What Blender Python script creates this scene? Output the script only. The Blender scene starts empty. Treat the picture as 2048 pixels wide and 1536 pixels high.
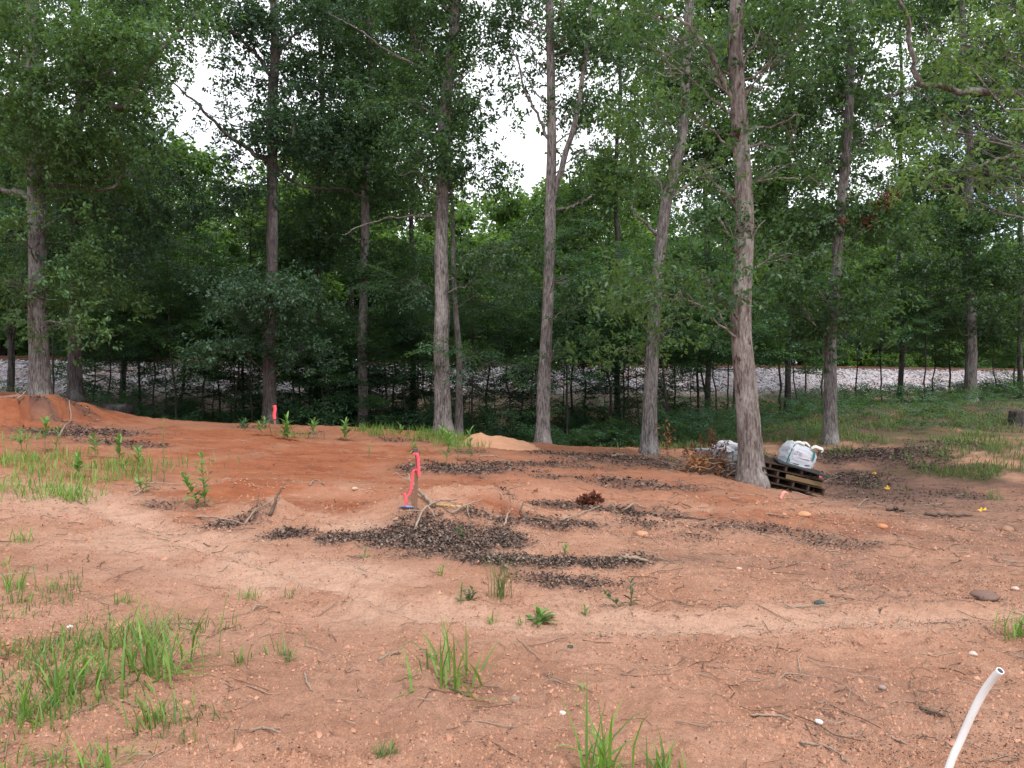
import bpy, bmesh, math, random
import numpy as np
from mathutils import Vector, Matrix, Euler

rng = np.random.default_rng(7)
random.seed(7)
R = math.radians
sc = bpy.context.scene
C = sc.collection

# ------------------------------------------------------------------ camera, sky, sun, exposure
CAMZ = 1.6
F = 1500.0                       # focal length in photo pixels (2048 wide)
cam = bpy.data.cameras.new('camera')
cam.sensor_width = 36.0
cam.lens = F / 2048 * 36
cam.clip_start = 0.05
cam.clip_end = 2000
camo = bpy.data.objects.new('camera', cam)
camo.location = (0, 0, CAMZ)
camo.rotation_euler = (R(90), 0, 0)
C.objects.link(camo)
sc.camera = camo

SUN_EL, SUN_AZ = R(55), R(150)    # azimuth clockwise from +Y (behind the camera, to the left)
w = bpy.data.worlds.new('World')
sc.world = w
w.use_nodes = True
nt = w.node_tree
nt.nodes.clear()
wo = nt.nodes.new('ShaderNodeOutputWorld')
bg = nt.nodes.new('ShaderNodeBackground')
sky = nt.nodes.new('ShaderNodeTexSky')
sky.sky_type = 'NISHITA'
sky.sun_disc = False
sky.sun_elevation = SUN_EL
sky.sun_rotation = SUN_AZ
tc = nt.nodes.new('ShaderNodeTexCoord')
mp = nt.nodes.new('ShaderNodeMapping')
mp.inputs['Scale'].default_value = (1, 1, 2.2)
nz = nt.nodes.new('ShaderNodeTexNoise')
nz.inputs['Scale'].default_value = 2.6
nz.inputs['Detail'].default_value = 7
nz.inputs['Roughness'].default_value = 0.55
rp = nt.nodes.new('ShaderNodeValToRGB')
rp.color_ramp.elements[0].position = 0.31
rp.color_ramp.elements[1].position = 0.47
mx = nt.nodes.new('ShaderNodeMix')
mx.data_type = 'RGBA'
mx.inputs[7].default_value = (7.6, 7.8, 8.2, 1)
nt.links.new(tc.outputs['Generated'], mp.inputs['Vector'])
nt.links.new(mp.outputs['Vector'], nz.inputs['Vector'])
nt.links.new(nz.outputs['Fac'], rp.inputs['Fac'])
nt.links.new(rp.outputs['Color'], mx.inputs[0])
nt.links.new(sky.outputs['Color'], mx.inputs[6])
nt.links.new(mx.outputs[2], bg.inputs['Color'])
bg.inputs['Strength'].default_value = 0.12
nt.links.new(bg.outputs[0], wo.inputs['Surface'])

sl = bpy.data.lights.new('sun', 'SUN')
sl.energy = 1.5
sl.angle = R(10)
sl.color = (1.0, 0.96, 0.9)
so = bpy.data.objects.new('sun', sl)
sd = Vector((math.sin(SUN_AZ) * math.cos(SUN_EL), math.cos(SUN_AZ) * math.cos(SUN_EL), math.sin(SUN_EL)))
so.rotation_euler = (-sd).to_track_quat('-Z', 'Y').to_euler()
so.location = (0, -5, 30)
C.objects.link(so)

sc.view_settings.view_transform = 'Standard'
sc.view_settings.look = 'None'
sc.view_settings.exposure = 1.02
sc.view_settings.gamma = 1.0
sc.cycles.max_bounces = 7
sc.cycles.diffuse_bounces = 4
sc.cycles.glossy_bounces = 2
sc.cycles.transmission_bounces = 4
sc.cycles.use_denoising = True

# ------------------------------------------------------------------ helpers
def P(px, py, Y):
    """photo pixel + depth -> world point"""
    return np.array([(px - 1024) / F * Y, Y, CAMZ - (py - 768) / F * Y])

_perm = np.random.default_rng(3).random((256, 256))
def vnoise(x, y):
    x = np.asarray(x, float); y = np.asarray(y, float)
    xi = np.floor(x).astype(int); yi = np.floor(y).astype(int)
    fx = x - xi; fy = y - yi
    fx = fx * fx * (3 - 2 * fx); fy = fy * fy * (3 - 2 * fy)
    a = _perm[xi % 256, yi % 256]; b = _perm[(xi + 1) % 256, yi % 256]
    c = _perm[xi % 256, (yi + 1) % 256]; d = _perm[(xi + 1) % 256, (yi + 1) % 256]
    return (a * (1 - fx) + b * fx) * (1 - fy) + (c * (1 - fx) + d * fx) * fy
def fbm(x, y, o=4, g=0.5):
    s = 0; a = 1; t = 0
    for k in range(o):
        s = s + a * vnoise(x * 2 ** k + 17.3 * k, y * 2 ** k + 9.1 * k); t += a; a *= g
    return s / t
def sstep(a, b, x):
    t = np.clip((x - a) / (b - a), 0, 1)
    return t * t * (3 - 2 * t)

def mesh_np(name, V, Fc, attrs=None, smooth=False):
    V = np.ascontiguousarray(V, dtype=np.float32); Fc = np.ascontiguousarray(Fc, dtype=np.int32)
    me = bpy.data.meshes.new(name)
    me.vertices.add(len(V)); me.vertices.foreach_set('co', V.ravel())
    m, k = Fc.shape
    me.loops.add(m * k); me.loops.foreach_set('vertex_index', Fc.ravel())
    me.polygons.add(m); me.polygons.foreach_set('loop_start', np.arange(0, m * k, k, dtype=np.int32))
    me.update(calc_edges=True)
    if smooth:
        me.polygons.foreach_set('use_smooth', np.ones(m, dtype=bool))
    if attrs:
        for n, v in attrs.items():
            me.attributes.new(n, 'FLOAT', 'POINT').data.foreach_set('value', np.ascontiguousarray(v, dtype=np.float32))
    return me

def obj(name, me, mat=None, parent=None, loc=(0, 0, 0), rot=None, scale=None):
    o = bpy.data.objects.new(name, me)
    C.objects.link(o)
    if mat is not None and me is not None and len(me.materials) == 0:
        me.materials.append(mat)
    o.parent = parent
    o.location = loc
    if rot is not None: o.rotation_euler = rot
    if scale is not None: o.scale = scale if hasattr(scale, '__len__') else (scale,) * 3
    return o
def tag(o, label, cat, group=None, kind=None):
    if label: o['label'] = label
    if cat: o['category'] = cat
    if group: o['group'] = group
    if kind: o['kind'] = kind
    return o
def thing(name, label, cat, loc=(0, 0, 0), rot=None, group=None, scale=None):
    return tag(obj(name, None, None, None, loc, rot, scale), label, cat, group)

class Acc:
    """collects vertices / faces of one face size"""
    def __init__(s): s.V = []; s.F = []; s.T = []; s.n = 0
    def add(s, V, Fc, t=None):
        V = np.asarray(V, float)
        s.V.append(V); s.F.append(np.asarray(Fc, int) + s.n); s.n += len(V)
        s.T.append(np.full(len(V), 0.5) if t is None else np.broadcast_to(np.asarray(t, float), (len(V),)))
    def mesh(s, name, smooth=False):
        return mesh_np(name, np.concatenate(s.V), np.concatenate(s.F), {'tint': np.concatenate(s.T)}, smooth)

def catmull(pts, n):
    pts = np.asarray(pts, float)
    if len(pts) == 2:
        t = np.linspace(0, 1, n)[:, None]
        return pts[0] * (1 - t) + pts[1] * t
    p = np.vstack([2 * pts[0] - pts[1], pts, 2 * pts[-1] - pts[-2]])
    m = len(pts) - 1
    u = np.linspace(0, m, n); i = np.minimum(u.astype(int), m - 1); t = (u - i)[:, None]
    p0, p1, p2, p3 = p[i], p[i + 1], p[i + 2], p[i + 3]
    return 0.5 * (2 * p1 + (p2 - p0) * t + (2 * p0 - 5 * p1 + 4 * p2 - p3) * t ** 2 + (3 * p1 - p0 - 3 * p2 + p3) * t ** 3)

def tube(path, rad, seg=8, disp=None, cap=True):
    """path n x 3, rad n -> V, quads (ends closed by shrinking ring)"""
    path = np.asarray(path, float); n = len(path)
    rad = np.broadcast_to(np.asarray(rad, float), (n,))
    if cap:
        path = np.vstack([path[:1], path, path[-1:]]); rad = np.concatenate([[1e-4], rad, [1e-4]]); n += 2
    T = np.gradient(path, axis=0)
    T[np.linalg.norm(T, axis=1) < 1e-9] = T[min(2, n - 1)]
    T /= np.linalg.norm(T, axis=1)[:, None] + 1e-12
    if cap: T[0] = T[1]; T[-1] = T[-2]
    ref = np.array([1.0, 0, 0]) if abs(T[n // 2][0]) < 0.9 else np.array([0, 1.0, 0])
    A = np.cross(T, ref); A /= np.linalg.norm(A, axis=1)[:, None] + 1e-12
    B = np.cross(T, A)
    th = np.linspace(0, 2 * np.pi, seg, endpoint=False)
    r = rad[:, None] * np.ones(seg)
    if disp is not None: r = r * (1 + disp(path, th))
    V = path[:, None, :] + r[..., None] * (np.cos(th)[None, :, None] * A[:, None, :] + np.sin(th)[None, :, None] * B[:, None, :])
    i = np.arange(n - 1)[:, None] * seg; j = np.arange(seg)[None]; j2 = (j + 1) % seg
    Q = np.stack([i + j, i + j2, i + seg + j2, i + seg + j], -1).reshape(-1, 4)
    return V.reshape(-1, 3), Q

def box(cx, cy, cz, sx, sy, sz, bev=0.0, jit=0.0):
    bm = bmesh.new()
    bmesh.ops.create_cube(bm, size=1)
    for v in bm.verts:
        v.co = Vector((cx + v.co.x * sx + random.uniform(-jit, jit), cy + v.co.y * sy + random.uniform(-jit, jit), cz + v.co.z * sz + random.uniform(-jit, jit)))
    if bev: bmesh.ops.bevel(bm, geom=bm.edges[:], offset=bev, segments=1, affect='EDGES')
    me = bpy.data.meshes.new('box'); bm.to_mesh(me); bm.free()
    return me

# ------------------------------------------------------------------ materials
def new_mat(name):
    m = bpy.data.materials.new(name); m.use_nodes = True
    t = m.node_tree; b = t.nodes['Principled BSDF']
    return m, t, b
def node(t, kind, **kw):
    n = t.nodes.new(kind)
    for k, v in kw.items():
        if k.startswith('i_'): n.inputs[k[2:].replace('_', ' ')].default_value = v
        else: setattr(n, k, v)
    return n
def mixc(t, fac, a, b, mode='MIX'):
    n = t.nodes.new('ShaderNodeMix'); n.data_type = 'RGBA'; n.blend_type = mode
    for s, v in ((0, fac), (6, a), (7, b)):
        if isinstance(v, bpy.types.NodeSocket): t.links.new(v, n.inputs[s])
        elif isinstance(v, (int, float)): n.inputs[s].default_value = v if s == 0 else (v, v, v, 1)
        else: n.inputs[s].default_value = (*v, 1)
    return n.outputs[2]
def ramp(t, fac, a, b):
    n = t.nodes.new('ShaderNodeValToRGB')
    n.color_ramp.elements[0].position = a; n.color_ramp.elements[1].position = b
    t.links.new(fac, n.inputs[0]); return n.outputs[0]
def noise(t, scale, detail=4, rough=0.55, mapping=None, coord='Object'):
    c = t.nodes.new('ShaderNodeTexCoord'); v = c.outputs[coord]
    if mapping:
        m = t.nodes.new('ShaderNodeMapping'); m.inputs['Scale'].default_value = mapping
        t.links.new(v, m.inputs[0]); v = m.outputs[0]
    n = node(t, 'ShaderNodeTexNoise'); n.inputs['Scale'].default_value = scale
    n.inputs['Detail'].default_value = detail; n.inputs['Roughness'].default_value = rough
    t.links.new(v, n.inputs['Vector']); return n.outputs['Fac']
def attr(t, name):
    n = node(t, 'ShaderNodeAttribute', attribute_name=name); return n.outputs['Fac']
def bump(t, b, h, strength=0.5, dist=0.02):
    n = t.nodes.new('ShaderNodeBump'); n.inputs['Strength'].default_value = strength; n.inputs['Distance'].default_value = dist
    t.links.new(h, n.inputs['Height']); t.links.new(n.outputs[0], b.inputs['Normal'])

def leaf_mat(name, dark, light, trans, tfac=0.35, rough=0.45, spec=0.35):
    m, t, b = new_mat(name)
    info = node(t, 'ShaderNodeObjectInfo')
    col = mixc(t, attr(t, 'tint'), dark, light)
    hsv = node(t, 'ShaderNodeHueSaturation')
    mr = node(t, 'ShaderNodeMapRange'); t.links.new(info.outputs['Random'], mr.inputs[0])
    mr.inputs[3].default_value = 0.8; mr.inputs[4].default_value = 1.2
    t.links.new(mr.outputs[0], hsv.inputs['Value']); t.links.new(col, hsv.inputs['Color'])
    t.links.new(hsv.outputs[0], b.inputs['Base Color'])
    b.inputs['Roughness'].default_value = rough
    b.inputs['Specular IOR Level'].default_value = spec
    tr = node(t, 'ShaderNodeBsdfTranslucent')
    tcol = mixc(t, attr(t, 'tint'), tuple(c * 0.7 for c in trans), trans)
    t.links.new(tcol, tr.inputs[0])
    ms = node(t, 'ShaderNodeMixShader'); ms.inputs[0].default_value = tfac
    out = t.nodes['Material Output']
    t.links.new(b.outputs[0], ms.inputs[1]); t.links.new(tr.outputs[0], ms.inputs[2]); t.links.new(ms.outputs[0], out.inputs[0])
    return m

def bark_mat(name, base, dark, pale, sx=9.0, blotch=0.5):
    m, t, b = new_mat(name)
    furrow = noise(t, 3.2, 6, 0.65, (sx, sx, 1.3))
    big = noise(t, 1.7, 4, 0.6, (1.6, 1.6, 0.8))
    fine = noise(t, 30, 4, 0.6, (1, 1, 0.4))
    c = mixc(t, ramp(t, furrow, 0.36, 0.62), dark, base)
    c = mixc(t, ramp(t, big, 0.55 - 0.1 * blotch, 0.75), c, pale)
    c = mixc(t, ramp(t, fine, 0.2, 0.8), mixc(t, 0.65, c, (0, 0, 0)), c)
    t.links.new(c, b.inputs['Base Color'])
    b.inputs['Roughness'].default_value = 0.9
    b.inputs['Specular IOR Level'].default_value = 0.15
    hh = mixc(t, 0.5, furrow, fine)
    bump(t, b, hh, 1.0, 0.035)
    return m
def plain_mat(name, col, rough=0.8, var=0.25, scale=8, spec=0.3, stretch=None, bstr=0.0):
    m, t, b = new_mat(name)
    n = noise(t, scale, 5, 0.6, stretch)
    c = mixc(t, n, tuple(x * (1 - var) for x in col), tuple(min(1, x * (1 + var)) for x in col))
    t.links.new(c, b.inputs['Base Color'])
    b.inputs['Roughness'].default_value = rough; b.inputs['Specular IOR Level'].default_value = spec
    if bstr: bump(t, b, n, bstr, 0.01)
    return m
def tint_mat(name, a, b_, rough=0.9, spec=0.15):
    m, t, b = new_mat(name)
    c = mixc(t, attr(t, 'tint'), a, b_)
    t.links.new(c, b.inputs['Base Color'])
    b.inputs['Roughness'].default_value = rough; b.inputs['Specular IOR Level'].default_value = spec
    return m

M = {}
M['oak_leaf'] = leaf_mat('oak_leaf', (0.018, 0.046, 0.024), (0.066, 0.138, 0.060), (0.14, 0.27, 0.05), 0.32, 0.42, 0.32)
M['oak_leaf_mid'] = leaf_mat('oak_leaf_mid', (0.026, 0.063, 0.029), (0.088, 0.172, 0.066), (0.18, 0.33, 0.055), 0.35, 0.42, 0.32)
M['oak_leaf_light'] = leaf_mat('oak_leaf_light', (0.036, 0.082, 0.034), (0.115, 0.20, 0.068), (0.21, 0.36, 0.055), 0.36, 0.42, 0.32)
M['oak_leaf_blue'] = leaf_mat('oak_leaf_blue', (0.019, 0.048, 0.032), (0.068, 0.135, 0.080), (0.12, 0.24, 0.06), 0.30, 0.42, 0.32)
M['sapling_leaf'] = leaf_mat('sapling_leaf', (0.016, 0.045, 0.026), (0.065, 0.142, 0.070), (0.13, 0.27, 0.05), 0.32, 0.42, 0.32)
M['forest_leaf'] = leaf_mat('forest_leaf', (0.030, 0.072, 0.028), (0.112, 0.215, 0.062), (0.23, 0.40, 0.05), 0.40, 0.42, 0.45)
M['weed_leaf'] = leaf_mat('weed_leaf', (0.09, 0.19, 0.05), (0.17, 0.32, 0.08), (0.22, 0.40, 0.06), 0.3, 0.5)
M['grass'] = leaf_mat('grass', (0.07, 0.15, 0.03), (0.19, 0.33, 0.06), (0.26, 0.42, 0.05), 0.3, 0.5)
M['grass_dull'] = leaf_mat('grass_dull', (0.05, 0.10, 0.03), (0.15, 0.21, 0.06), (0.20, 0.30, 0.05), 0.3, 0.6)
M['dead_leaf'] = leaf_mat('dead_leaf', (0.16, 0.065, 0.025), (0.36, 0.17, 0.07), (0.35, 0.14, 0.04), 0.2, 0.7, 0.2)
M['litter'] = tint_mat('litter', (0.042, 0.030, 0.026), (0.28, 0.20, 0.16), 0.8, 0.25)
M['twig'] = tint_mat('twig', (0.09, 0.055, 0.04), (0.34, 0.25, 0.19))
M['clod'] = tint_mat('clod', (0.20, 0.085, 0.052), (0.49, 0.262, 0.172))
M['stone'] = tint_mat('stone', (0.15, 0.13, 0.135), (0.54, 0.51, 0.54), 0.8, 0.3)
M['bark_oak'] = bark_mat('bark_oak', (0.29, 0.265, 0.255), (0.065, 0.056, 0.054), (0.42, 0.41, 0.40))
M['bark_pale'] = bark_mat('bark_pale', (0.33, 0.30, 0.29), (0.085, 0.07, 0.066), (0.46, 0.42, 0.40), 7.0)
M['bark_peel'] = bark_mat('bark_peel', (0.34, 0.295, 0.275), (0.11, 0.08, 0.072), (0.46, 0.42, 0.40), 7.0)
_t = M['bark_peel'].node_tree; _b = _t.nodes['Principled BSDF']; _c = _b.inputs['Base Color'].links[0].from_socket
_t.links.new(mixc(_t, ramp(_t, noise(_t, 2.1, 5, .6, (2.2, 2.2, .9)), .60, .66), _c, (0.055, 0.03, 0.024)), _b.inputs['Base Color'])
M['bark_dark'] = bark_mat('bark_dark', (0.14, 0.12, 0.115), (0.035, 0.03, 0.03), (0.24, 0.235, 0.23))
M['bark_sapling'] = bark_mat('bark_sapling', (0.10, 0.085, 0.075), (0.035, 0.03, 0.028), (0.17, 0.16, 0.15), 12)
M['dead_wood'] = plain_mat('dead_wood', (0.26, 0.195, 0.15), 0.85, 0.45, 14, 0.15, (1, 1, 1), 0.4)
M['dark_wood'] = plain_mat('dark_wood', (0.12, 0.085, 0.065), 0.85, 0.4, 14, 0.15, None, 0.4)

# ------------------------------------------------------------------ terrain
CP = []
def cp(Y, *pz):
    for px, z in pz: CP.append(((px - 1024) / F * Y, Y, z))
for X in (-30, 0, 30): CP.append((X, -22, 0))
cp(3, (-400, .05), (0, .02), (1024, 0), (2048, -.05), (2500, -.05))
cp(6, (-400, .15), (0, .08), (1024, 0), (2048, -.1), (2500, -.12))
cp(9, (-300, .3), (0, .2), (500, .08), (1024, 0), (1500, -.06), (2048, -.22))
cp(12, (-300, .5), (0, .35), (400, .2), (800, .08), (1200, 0), (1480, -.10), (1620, -.30), (1800, -.42), (2048, -.42))
cp(13.6, (1440, -.10), (1530, -.22), (1620, -.42), (1800, -.46), (2048, -.40))
cp(15, (0, .6), (250, .47), (600, .28), (1000, .1), (1300, -.04), (1480, -.2), (1560, -.33), (1750, -.38), (2048, -.25))
cp(18, (-200, 1.0), (0, .9), (150, .76), (230, .62), (330, .55), (700, .26), (1000, .08), (1300, -.06), (1500, -.1), (1660, .0), (2048, .08))
cp(21, (-200, 1.4), (0, 1.32), (80, 1.22), (200, .82), (330, .56), (550, .40), (900, .14), (1085, -.08), (1300, -.2), (1660, .22), (2048, .28))
cp(24, (-100, 1.2), (0, 1.2), (150, .98), (300, .42), (545, .28), (725, .15), (900, -.05), (1085, -.4), (1300, -.4), (1660, .4), (1900, .5), (2100, .5))
cp(28, (0, .7), (300, -.3), (545, -.5), (800, -.7), (1085, -.8), (1300, -.6), (1500, 0), (1700, .55), (2000, .75))
cp(33, (0, .9), (300, .3), (545, -.2), (900, -.4), (1200, -.3), (1500, .3), (1750, .75), (2048, .9))
cp(45, (1500, .7), (1750, .7), (2048, .95), (2300, 1.0))
for X, Y in ((-60, 40), (-60, 10), (-40, 70), (0, 75), (40, 90), (70, 50), (70, 10), (90, 90), (-90, 90)): CP.append((X, Y, 1.0 if Y > 30 else 0.4))
CP = np.array(CP)
def _k(d2): return 0.5 * d2 * np.log(d2 + 1e-9)
_d2 = ((CP[:, None, :2] - CP[None, :, :2]) ** 2).sum(-1)
_n = len(CP)
_A = np.zeros((_n + 3, _n + 3)); _A[:_n, :_n] = _k(_d2) + np.eye(_n) * 0.4
_A[:_n, _n] = 1; _A[:_n, _n + 1:] = CP[:, :2]; _A[_n, :_n] = 1; _A[_n + 1:, :_n] = CP[:, :2].T
_w = np.linalg.solve(_A, np.concatenate([CP[:, 2], [0, 0, 0]]))
def tps(X, Y):
    out = np.empty(X.shape); xf = X.ravel(); yf = Y.ravel(); o = out.ravel()
    for i in range(0, len(xf), 20000):
        a = xf[i:i + 20000]; b = yf[i:i + 20000]
        d2 = (a[:, None] - CP[None, :, 0]) ** 2 + (b[:, None] - CP[None, :, 1]) ** 2
        o[i:i + 20000] = _k(d2) @ _w[:_n] + _w[_n] + _w[_n + 1] * a + _w[_n + 2] * b
    return o.reshape(X.shape)

RAIL_Z, RA, RB, RN = 2.6, 44.2, 0.438, math.hypot(1, 0.438)
def rail_s(X, Y): return (Y - RA - RB * X) / RN
def gauss(X, Y, cx, cy, rx, ry): return np.exp(-(((X - cx) / rx) ** 2 + ((Y - cy) / ry) ** 2))
def gx(px, Y): return (px - 1024) / F * Y
MOUNDS = [(gx(905, 8.6), 8.85, .80, .40, .34), (gx(760, 8.6), 8.8, .45, .35, .10), (gx(1000, 8.8), 9.0, .35, .3, .15), (gx(535, 8.3), 8.6, .28, .2, .22), (gx(455, 8.8), 8.9, .4, .2, .07),
          (gx(1275, 9.8), 9.9, .36, .2, .09), (gx(1180, 10.1), 10.2, .28, .2, .07), (gx(1080, 9.4), 9.5, .4, .25, .06),
          (gx(850, 7.3), 7.4, .5, .2, .03)]
def _line(pts): return np.array([((px - 1024) / F * 2400 / (py - 768), 2400 / (py - 768)) for px, py in pts])
TRACKS = [_line([(-60, 985), (130, 1010), (350, 1088), (600, 1150), (850, 1228), (1100, 1256), (1500, 1240), (1900, 1212), (2200, 1190)]), _line([(380, 1150), (560, 1205), (720, 1300), (760, 1420), (700, 1600)]), _line([(1380, 985), (1600, 1040), (1800, 1066), (2100, 1085)]), _line([(980, 965), (1180, 985), (1500, 1075), (1800, 1150), (2150, 1190)])]
def track_d(X, Y, k):
    d = np.full(X.shape, 9.0); L = TRACKS[k]
    for a, b in zip(L[:-1], L[1:]):
        v = b - a; t_ = np.clip(((X - a[0]) * v[0] + (Y - a[1]) * v[1]) / (v @ v), 0, 1)
        d = np.minimum(d, np.hypot(X - a[0] - t_ * v[0], Y - a[1] - t_ * v[1]))
    return d
def height(X, Y, fine=True):
    X = np.asarray(X, float); Y = np.asarray(Y, float)
    X, Y = np.broadcast_arrays(X, Y)
    z = tps(X, Y)
    far = sstep(55, 80, np.hypot(X * 0.8, np.maximum(Y, 0)))
    z = z * (1 - far) + 1.0 * far
    # cut bank below the left-hand oak and small scarp of the graded cut
    ed = 17.3 + 0.25 * np.sin(X * 1.7) + 0.3 * (X + 11) + (fbm(X * 2.2, Y * 2.2, 3) - .5) * .9
    z = z - 0.10 * gauss(X, Y, -11.2, 16.9, 2.0, .5) + 0.55 * sstep(0, .16, Y - ed) * (1 - sstep(0.2, 3.2, Y - ed)) * sstep(-14.2, -13, X) * (1 - sstep(-11.0, -9.9, X))
    ed = 10.25 + 0.15 * np.sin(X * 1.3) + 0.12 * X
    z = z + 0.13 * sstep(0, .2, Y - ed) * (1 - sstep(0.1, 2.5, Y - ed)) * sstep(-4.6, -3.8, X) * (1 - sstep(.3, 1.6, X))
    for k_ in range(4):
        d_ = track_d(X, Y, k_) + (vnoise(X * 2.5, Y * 2.5 + 9 * k_) - .5) * .12; a_ = (1, .8, .8, .7)[k_]
        z = z - a_ * .035 * np.exp(-(d_ / .17) ** 2) + a_ * .030 * np.exp(-((d_ - .30) / .10) ** 2)
    for cx, cy, rx, ry, h in MOUNDS: z = z + h * gauss(X, Y, cx, cy, rx, ry)
    # embankment core under the ballast, and rising woodland floor beyond the track
    s = rail_s(X, Y)
    core = RAIL_Z - 0.45 - np.maximum(0, -s - 1.9) / 1.6 - np.maximum(0, s - 2.4) / 2.0
    z = np.maximum(z, core)
    z = z + sstep(6, 40, s) * 2.5
    if fine:
        z = z + (fbm(X * 2.6 + 8, Y * 2.6, 3) - .5) * .20 * (1 - sstep(-10.5, -8.5, X)) * sstep(15.5, 17.5, Y) * (1 - sstep(21, 24, Y))
        nr = 1 - sstep(14, 40, np.hypot(X, Y))
        z = z + (fbm(X * 1.1, Y * 1.1, 3) - .5) * .10
        z = z + nr * ((fbm(X * 4 + 31, Y * 6, 3) - .5) * .05 + (fbm(X * 15 + 7, Y * 17, 3) - .5) * .042 + (fbm(X * 33 + 3, Y * 35, 2) - .5) * .02)
        z = z + nr * np.maximum(0, fbm(X * 9, Y * 11 + 50, 2) - .62) * .12
    return z
def h1(x, y): return float(height(np.array([x]), np.array([y]))[0])

_cache = {}
def G(px, py, ymin=1.6, ymax=60):
    """where the sight line of a photo pixel meets the ground"""
    ys = np.geomspace(ymin, ymax, 900)
    rx = (px - 1024) / F * ys; rz = CAMZ - (py - 768) / F * ys
    d = rz - height(rx, ys)
    k = np.where(d < 0)[0]
    if len(k) == 0:
        i = int(np.argmin(d)); 
    else:
        i = int(k[0])
    return np.array([rx[i], ys[i], float(height(rx[i:i+1], ys[i:i+1])[0])])

# ground sheet: dense inside the view, sparse outside
rows = [-60, -40, -25, -15, -8, -4, -2, -1, 0, .6, 1.1, 1.6]
y = 1.6
while y < 75: y *= 1.0098 if y < 40 else 1.02; rows.append(y)
while y < 900: y *= 1.12; rows.append(y)
rows = np.array(rows)
ui = np.linspace(-1, 1, 400)
gr = 1.28 ** np.arange(1, 24)
u = np.concatenate([-(1 + (gr - 1) * .06)[::-1], ui, 1 + (gr - 1) * .06])
half = 1.3 + 0.76 * np.maximum(rows, 0)
GX = half[:, None] * u[None, :]; GY = rows[:, None] * np.ones(len(u))[None]
# stretch the outermost columns so that the sheet is wide everywhere
GX = np.where(np.abs(u)[None] > 1, np.sign(u)[None] * (half[:, None] + (np.abs(u)[None] - 1) * np.maximum(half[:, None], 20)), GX)
GZ = height(GX, GY)

# colour zones (what lies on the ground where)
def ell_world(lst, X, Y, edge=0.5):
    m = np.zeros(X.shape)
    wob = (fbm(X * 1.7 + 5, Y * 1.7, 4) - .5) * 1.5
    for (px, py, rx, ry, st) in lst:
        g = G(px, py); rw = rx / F * g[1]
        a = G(px, py + ry)[1]; b = G(px, max(py - ry, 778))[1]
        rd = max(0.12, min(abs(b - a) / 2, 6)); cy = (a + b) / 2 if abs(b - a) < 9 else g[1]
        cx = gx(px, cy)
        d = np.sqrt(((X - cx) / rw) ** 2 + ((Y - cy) / rd) ** 2) + wob
        m = np.maximum(m, st * (1 - sstep(1 - edge, 1 + edge * .6, d)))
    return m
LITTER = [(70, 800, 110, 7, .85), (150, 812, 60, 6, .7), (880, 1085, 190, 38, 1), (900, 1048, 150, 34, 1), (960, 1030, 80, 14, .9), (830, 1035, 70, 12, .6), (470, 1045, 70, 22, .9), (580, 1065, 60, 14, .7), (700, 1080, 80, 16, .7), (320, 1010, 70, 14, .7),
          (1000, 1120, 120, 16, 1), (1160, 1125, 170, 14, 1), (1260, 1130, 60, 14, .9), (1120, 1165, 110, 14, .75),
          (170, 865, 130, 18, .9), (250, 890, 110, 9, .8), (930, 938, 140, 12, .95), (1080, 930, 110, 8, .8), (1230, 960, 170, 9, .85), (1330, 975, 120, 7, .7),
          (1010, 988, 40, 8, .7), (1130, 1010, 120, 10, .7), (1300, 1025, 60, 10, .8), (1130, 1050, 150, 12, .7), (1320, 1050, 130, 14, .6), (1500, 1060, 150, 14, .7), (1650, 1085, 140, 14, .5), (1400, 1080, 100, 14, .6),
          (620, 868, 60, 5, .6), (500, 855, 50, 4, .6), (800, 880, 90, 5, .6), (950, 905, 60, 6, .6),
          (1750, 915, 190, 26, 1.4), (1720, 960, 110, 18, 1.1), (1920, 890, 80, 14, .9), (1900, 990, 120, 12, .5), (1760, 1000, 110, 12, .5), (1200, 912, 160, 9, .8), (1350, 935, 130, 12, .7), (1180, 1003, 28, 7, 1)]
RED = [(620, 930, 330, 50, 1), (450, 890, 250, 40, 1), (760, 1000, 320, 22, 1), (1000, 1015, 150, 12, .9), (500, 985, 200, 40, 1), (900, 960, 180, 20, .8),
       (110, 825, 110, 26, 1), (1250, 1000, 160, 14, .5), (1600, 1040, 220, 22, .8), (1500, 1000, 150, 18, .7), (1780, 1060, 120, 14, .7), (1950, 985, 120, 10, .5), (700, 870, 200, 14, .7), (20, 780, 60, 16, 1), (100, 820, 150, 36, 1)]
PALE = [(350, 1090, 240, 30, .8), (600, 1150, 280, 26, .9), (150, 1010, 160, 30, .7), (700, 1050, 90, 14, .9), (820, 1225, 150, 20, .8), (1300, 1245, 250, 20, .8), (1750, 1245, 260, 20, .8), (1150, 1210, 90, 16, .5), (1130, 970, 120, 10, .6)]
BROWN = [(1820, 960, 260, 60, 1), (1950, 1050, 160, 40, .7), (60, 800, 150, 9, .9), (1850, 1010, 220, 40, .8), (1900, 1100, 220, 45, .5), (1700, 1140, 260, 50, .45), (1450, 1130, 220, 50, .4), (1300, 920, 160, 14, .7), (1980, 900, 90, 30, .8), (1200, 1330, 300, 60, .2), (1700, 1400, 330, 70, .35), (1000, 1400, 250, 90, .25), (600, 1350, 240, 90, .2), (200, 1130, 220, 40, .2)]
GREEN = [(1750, 860, 260, 40, 1), (1950, 850, 160, 30, .9), (1400, 880, 180, 26, .9), (1200, 880, 150, 16, .9), (1930, 945, 160, 18, .9), (1600, 880, 130, 20, .9), (1760, 945, 130, 10, .6), (1820, 810, 250, 14, 1)]
Zl = ell_world(LITTER, GX, GY, .8); Zr = ell_world(RED, GX, GY, .8); Zp = ell_world(PALE, GX, GY, .7); Zb = ell_world(BROWN, GX, GY, .8); Zg = ell_world(GREEN, GX, GY, .5)
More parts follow.
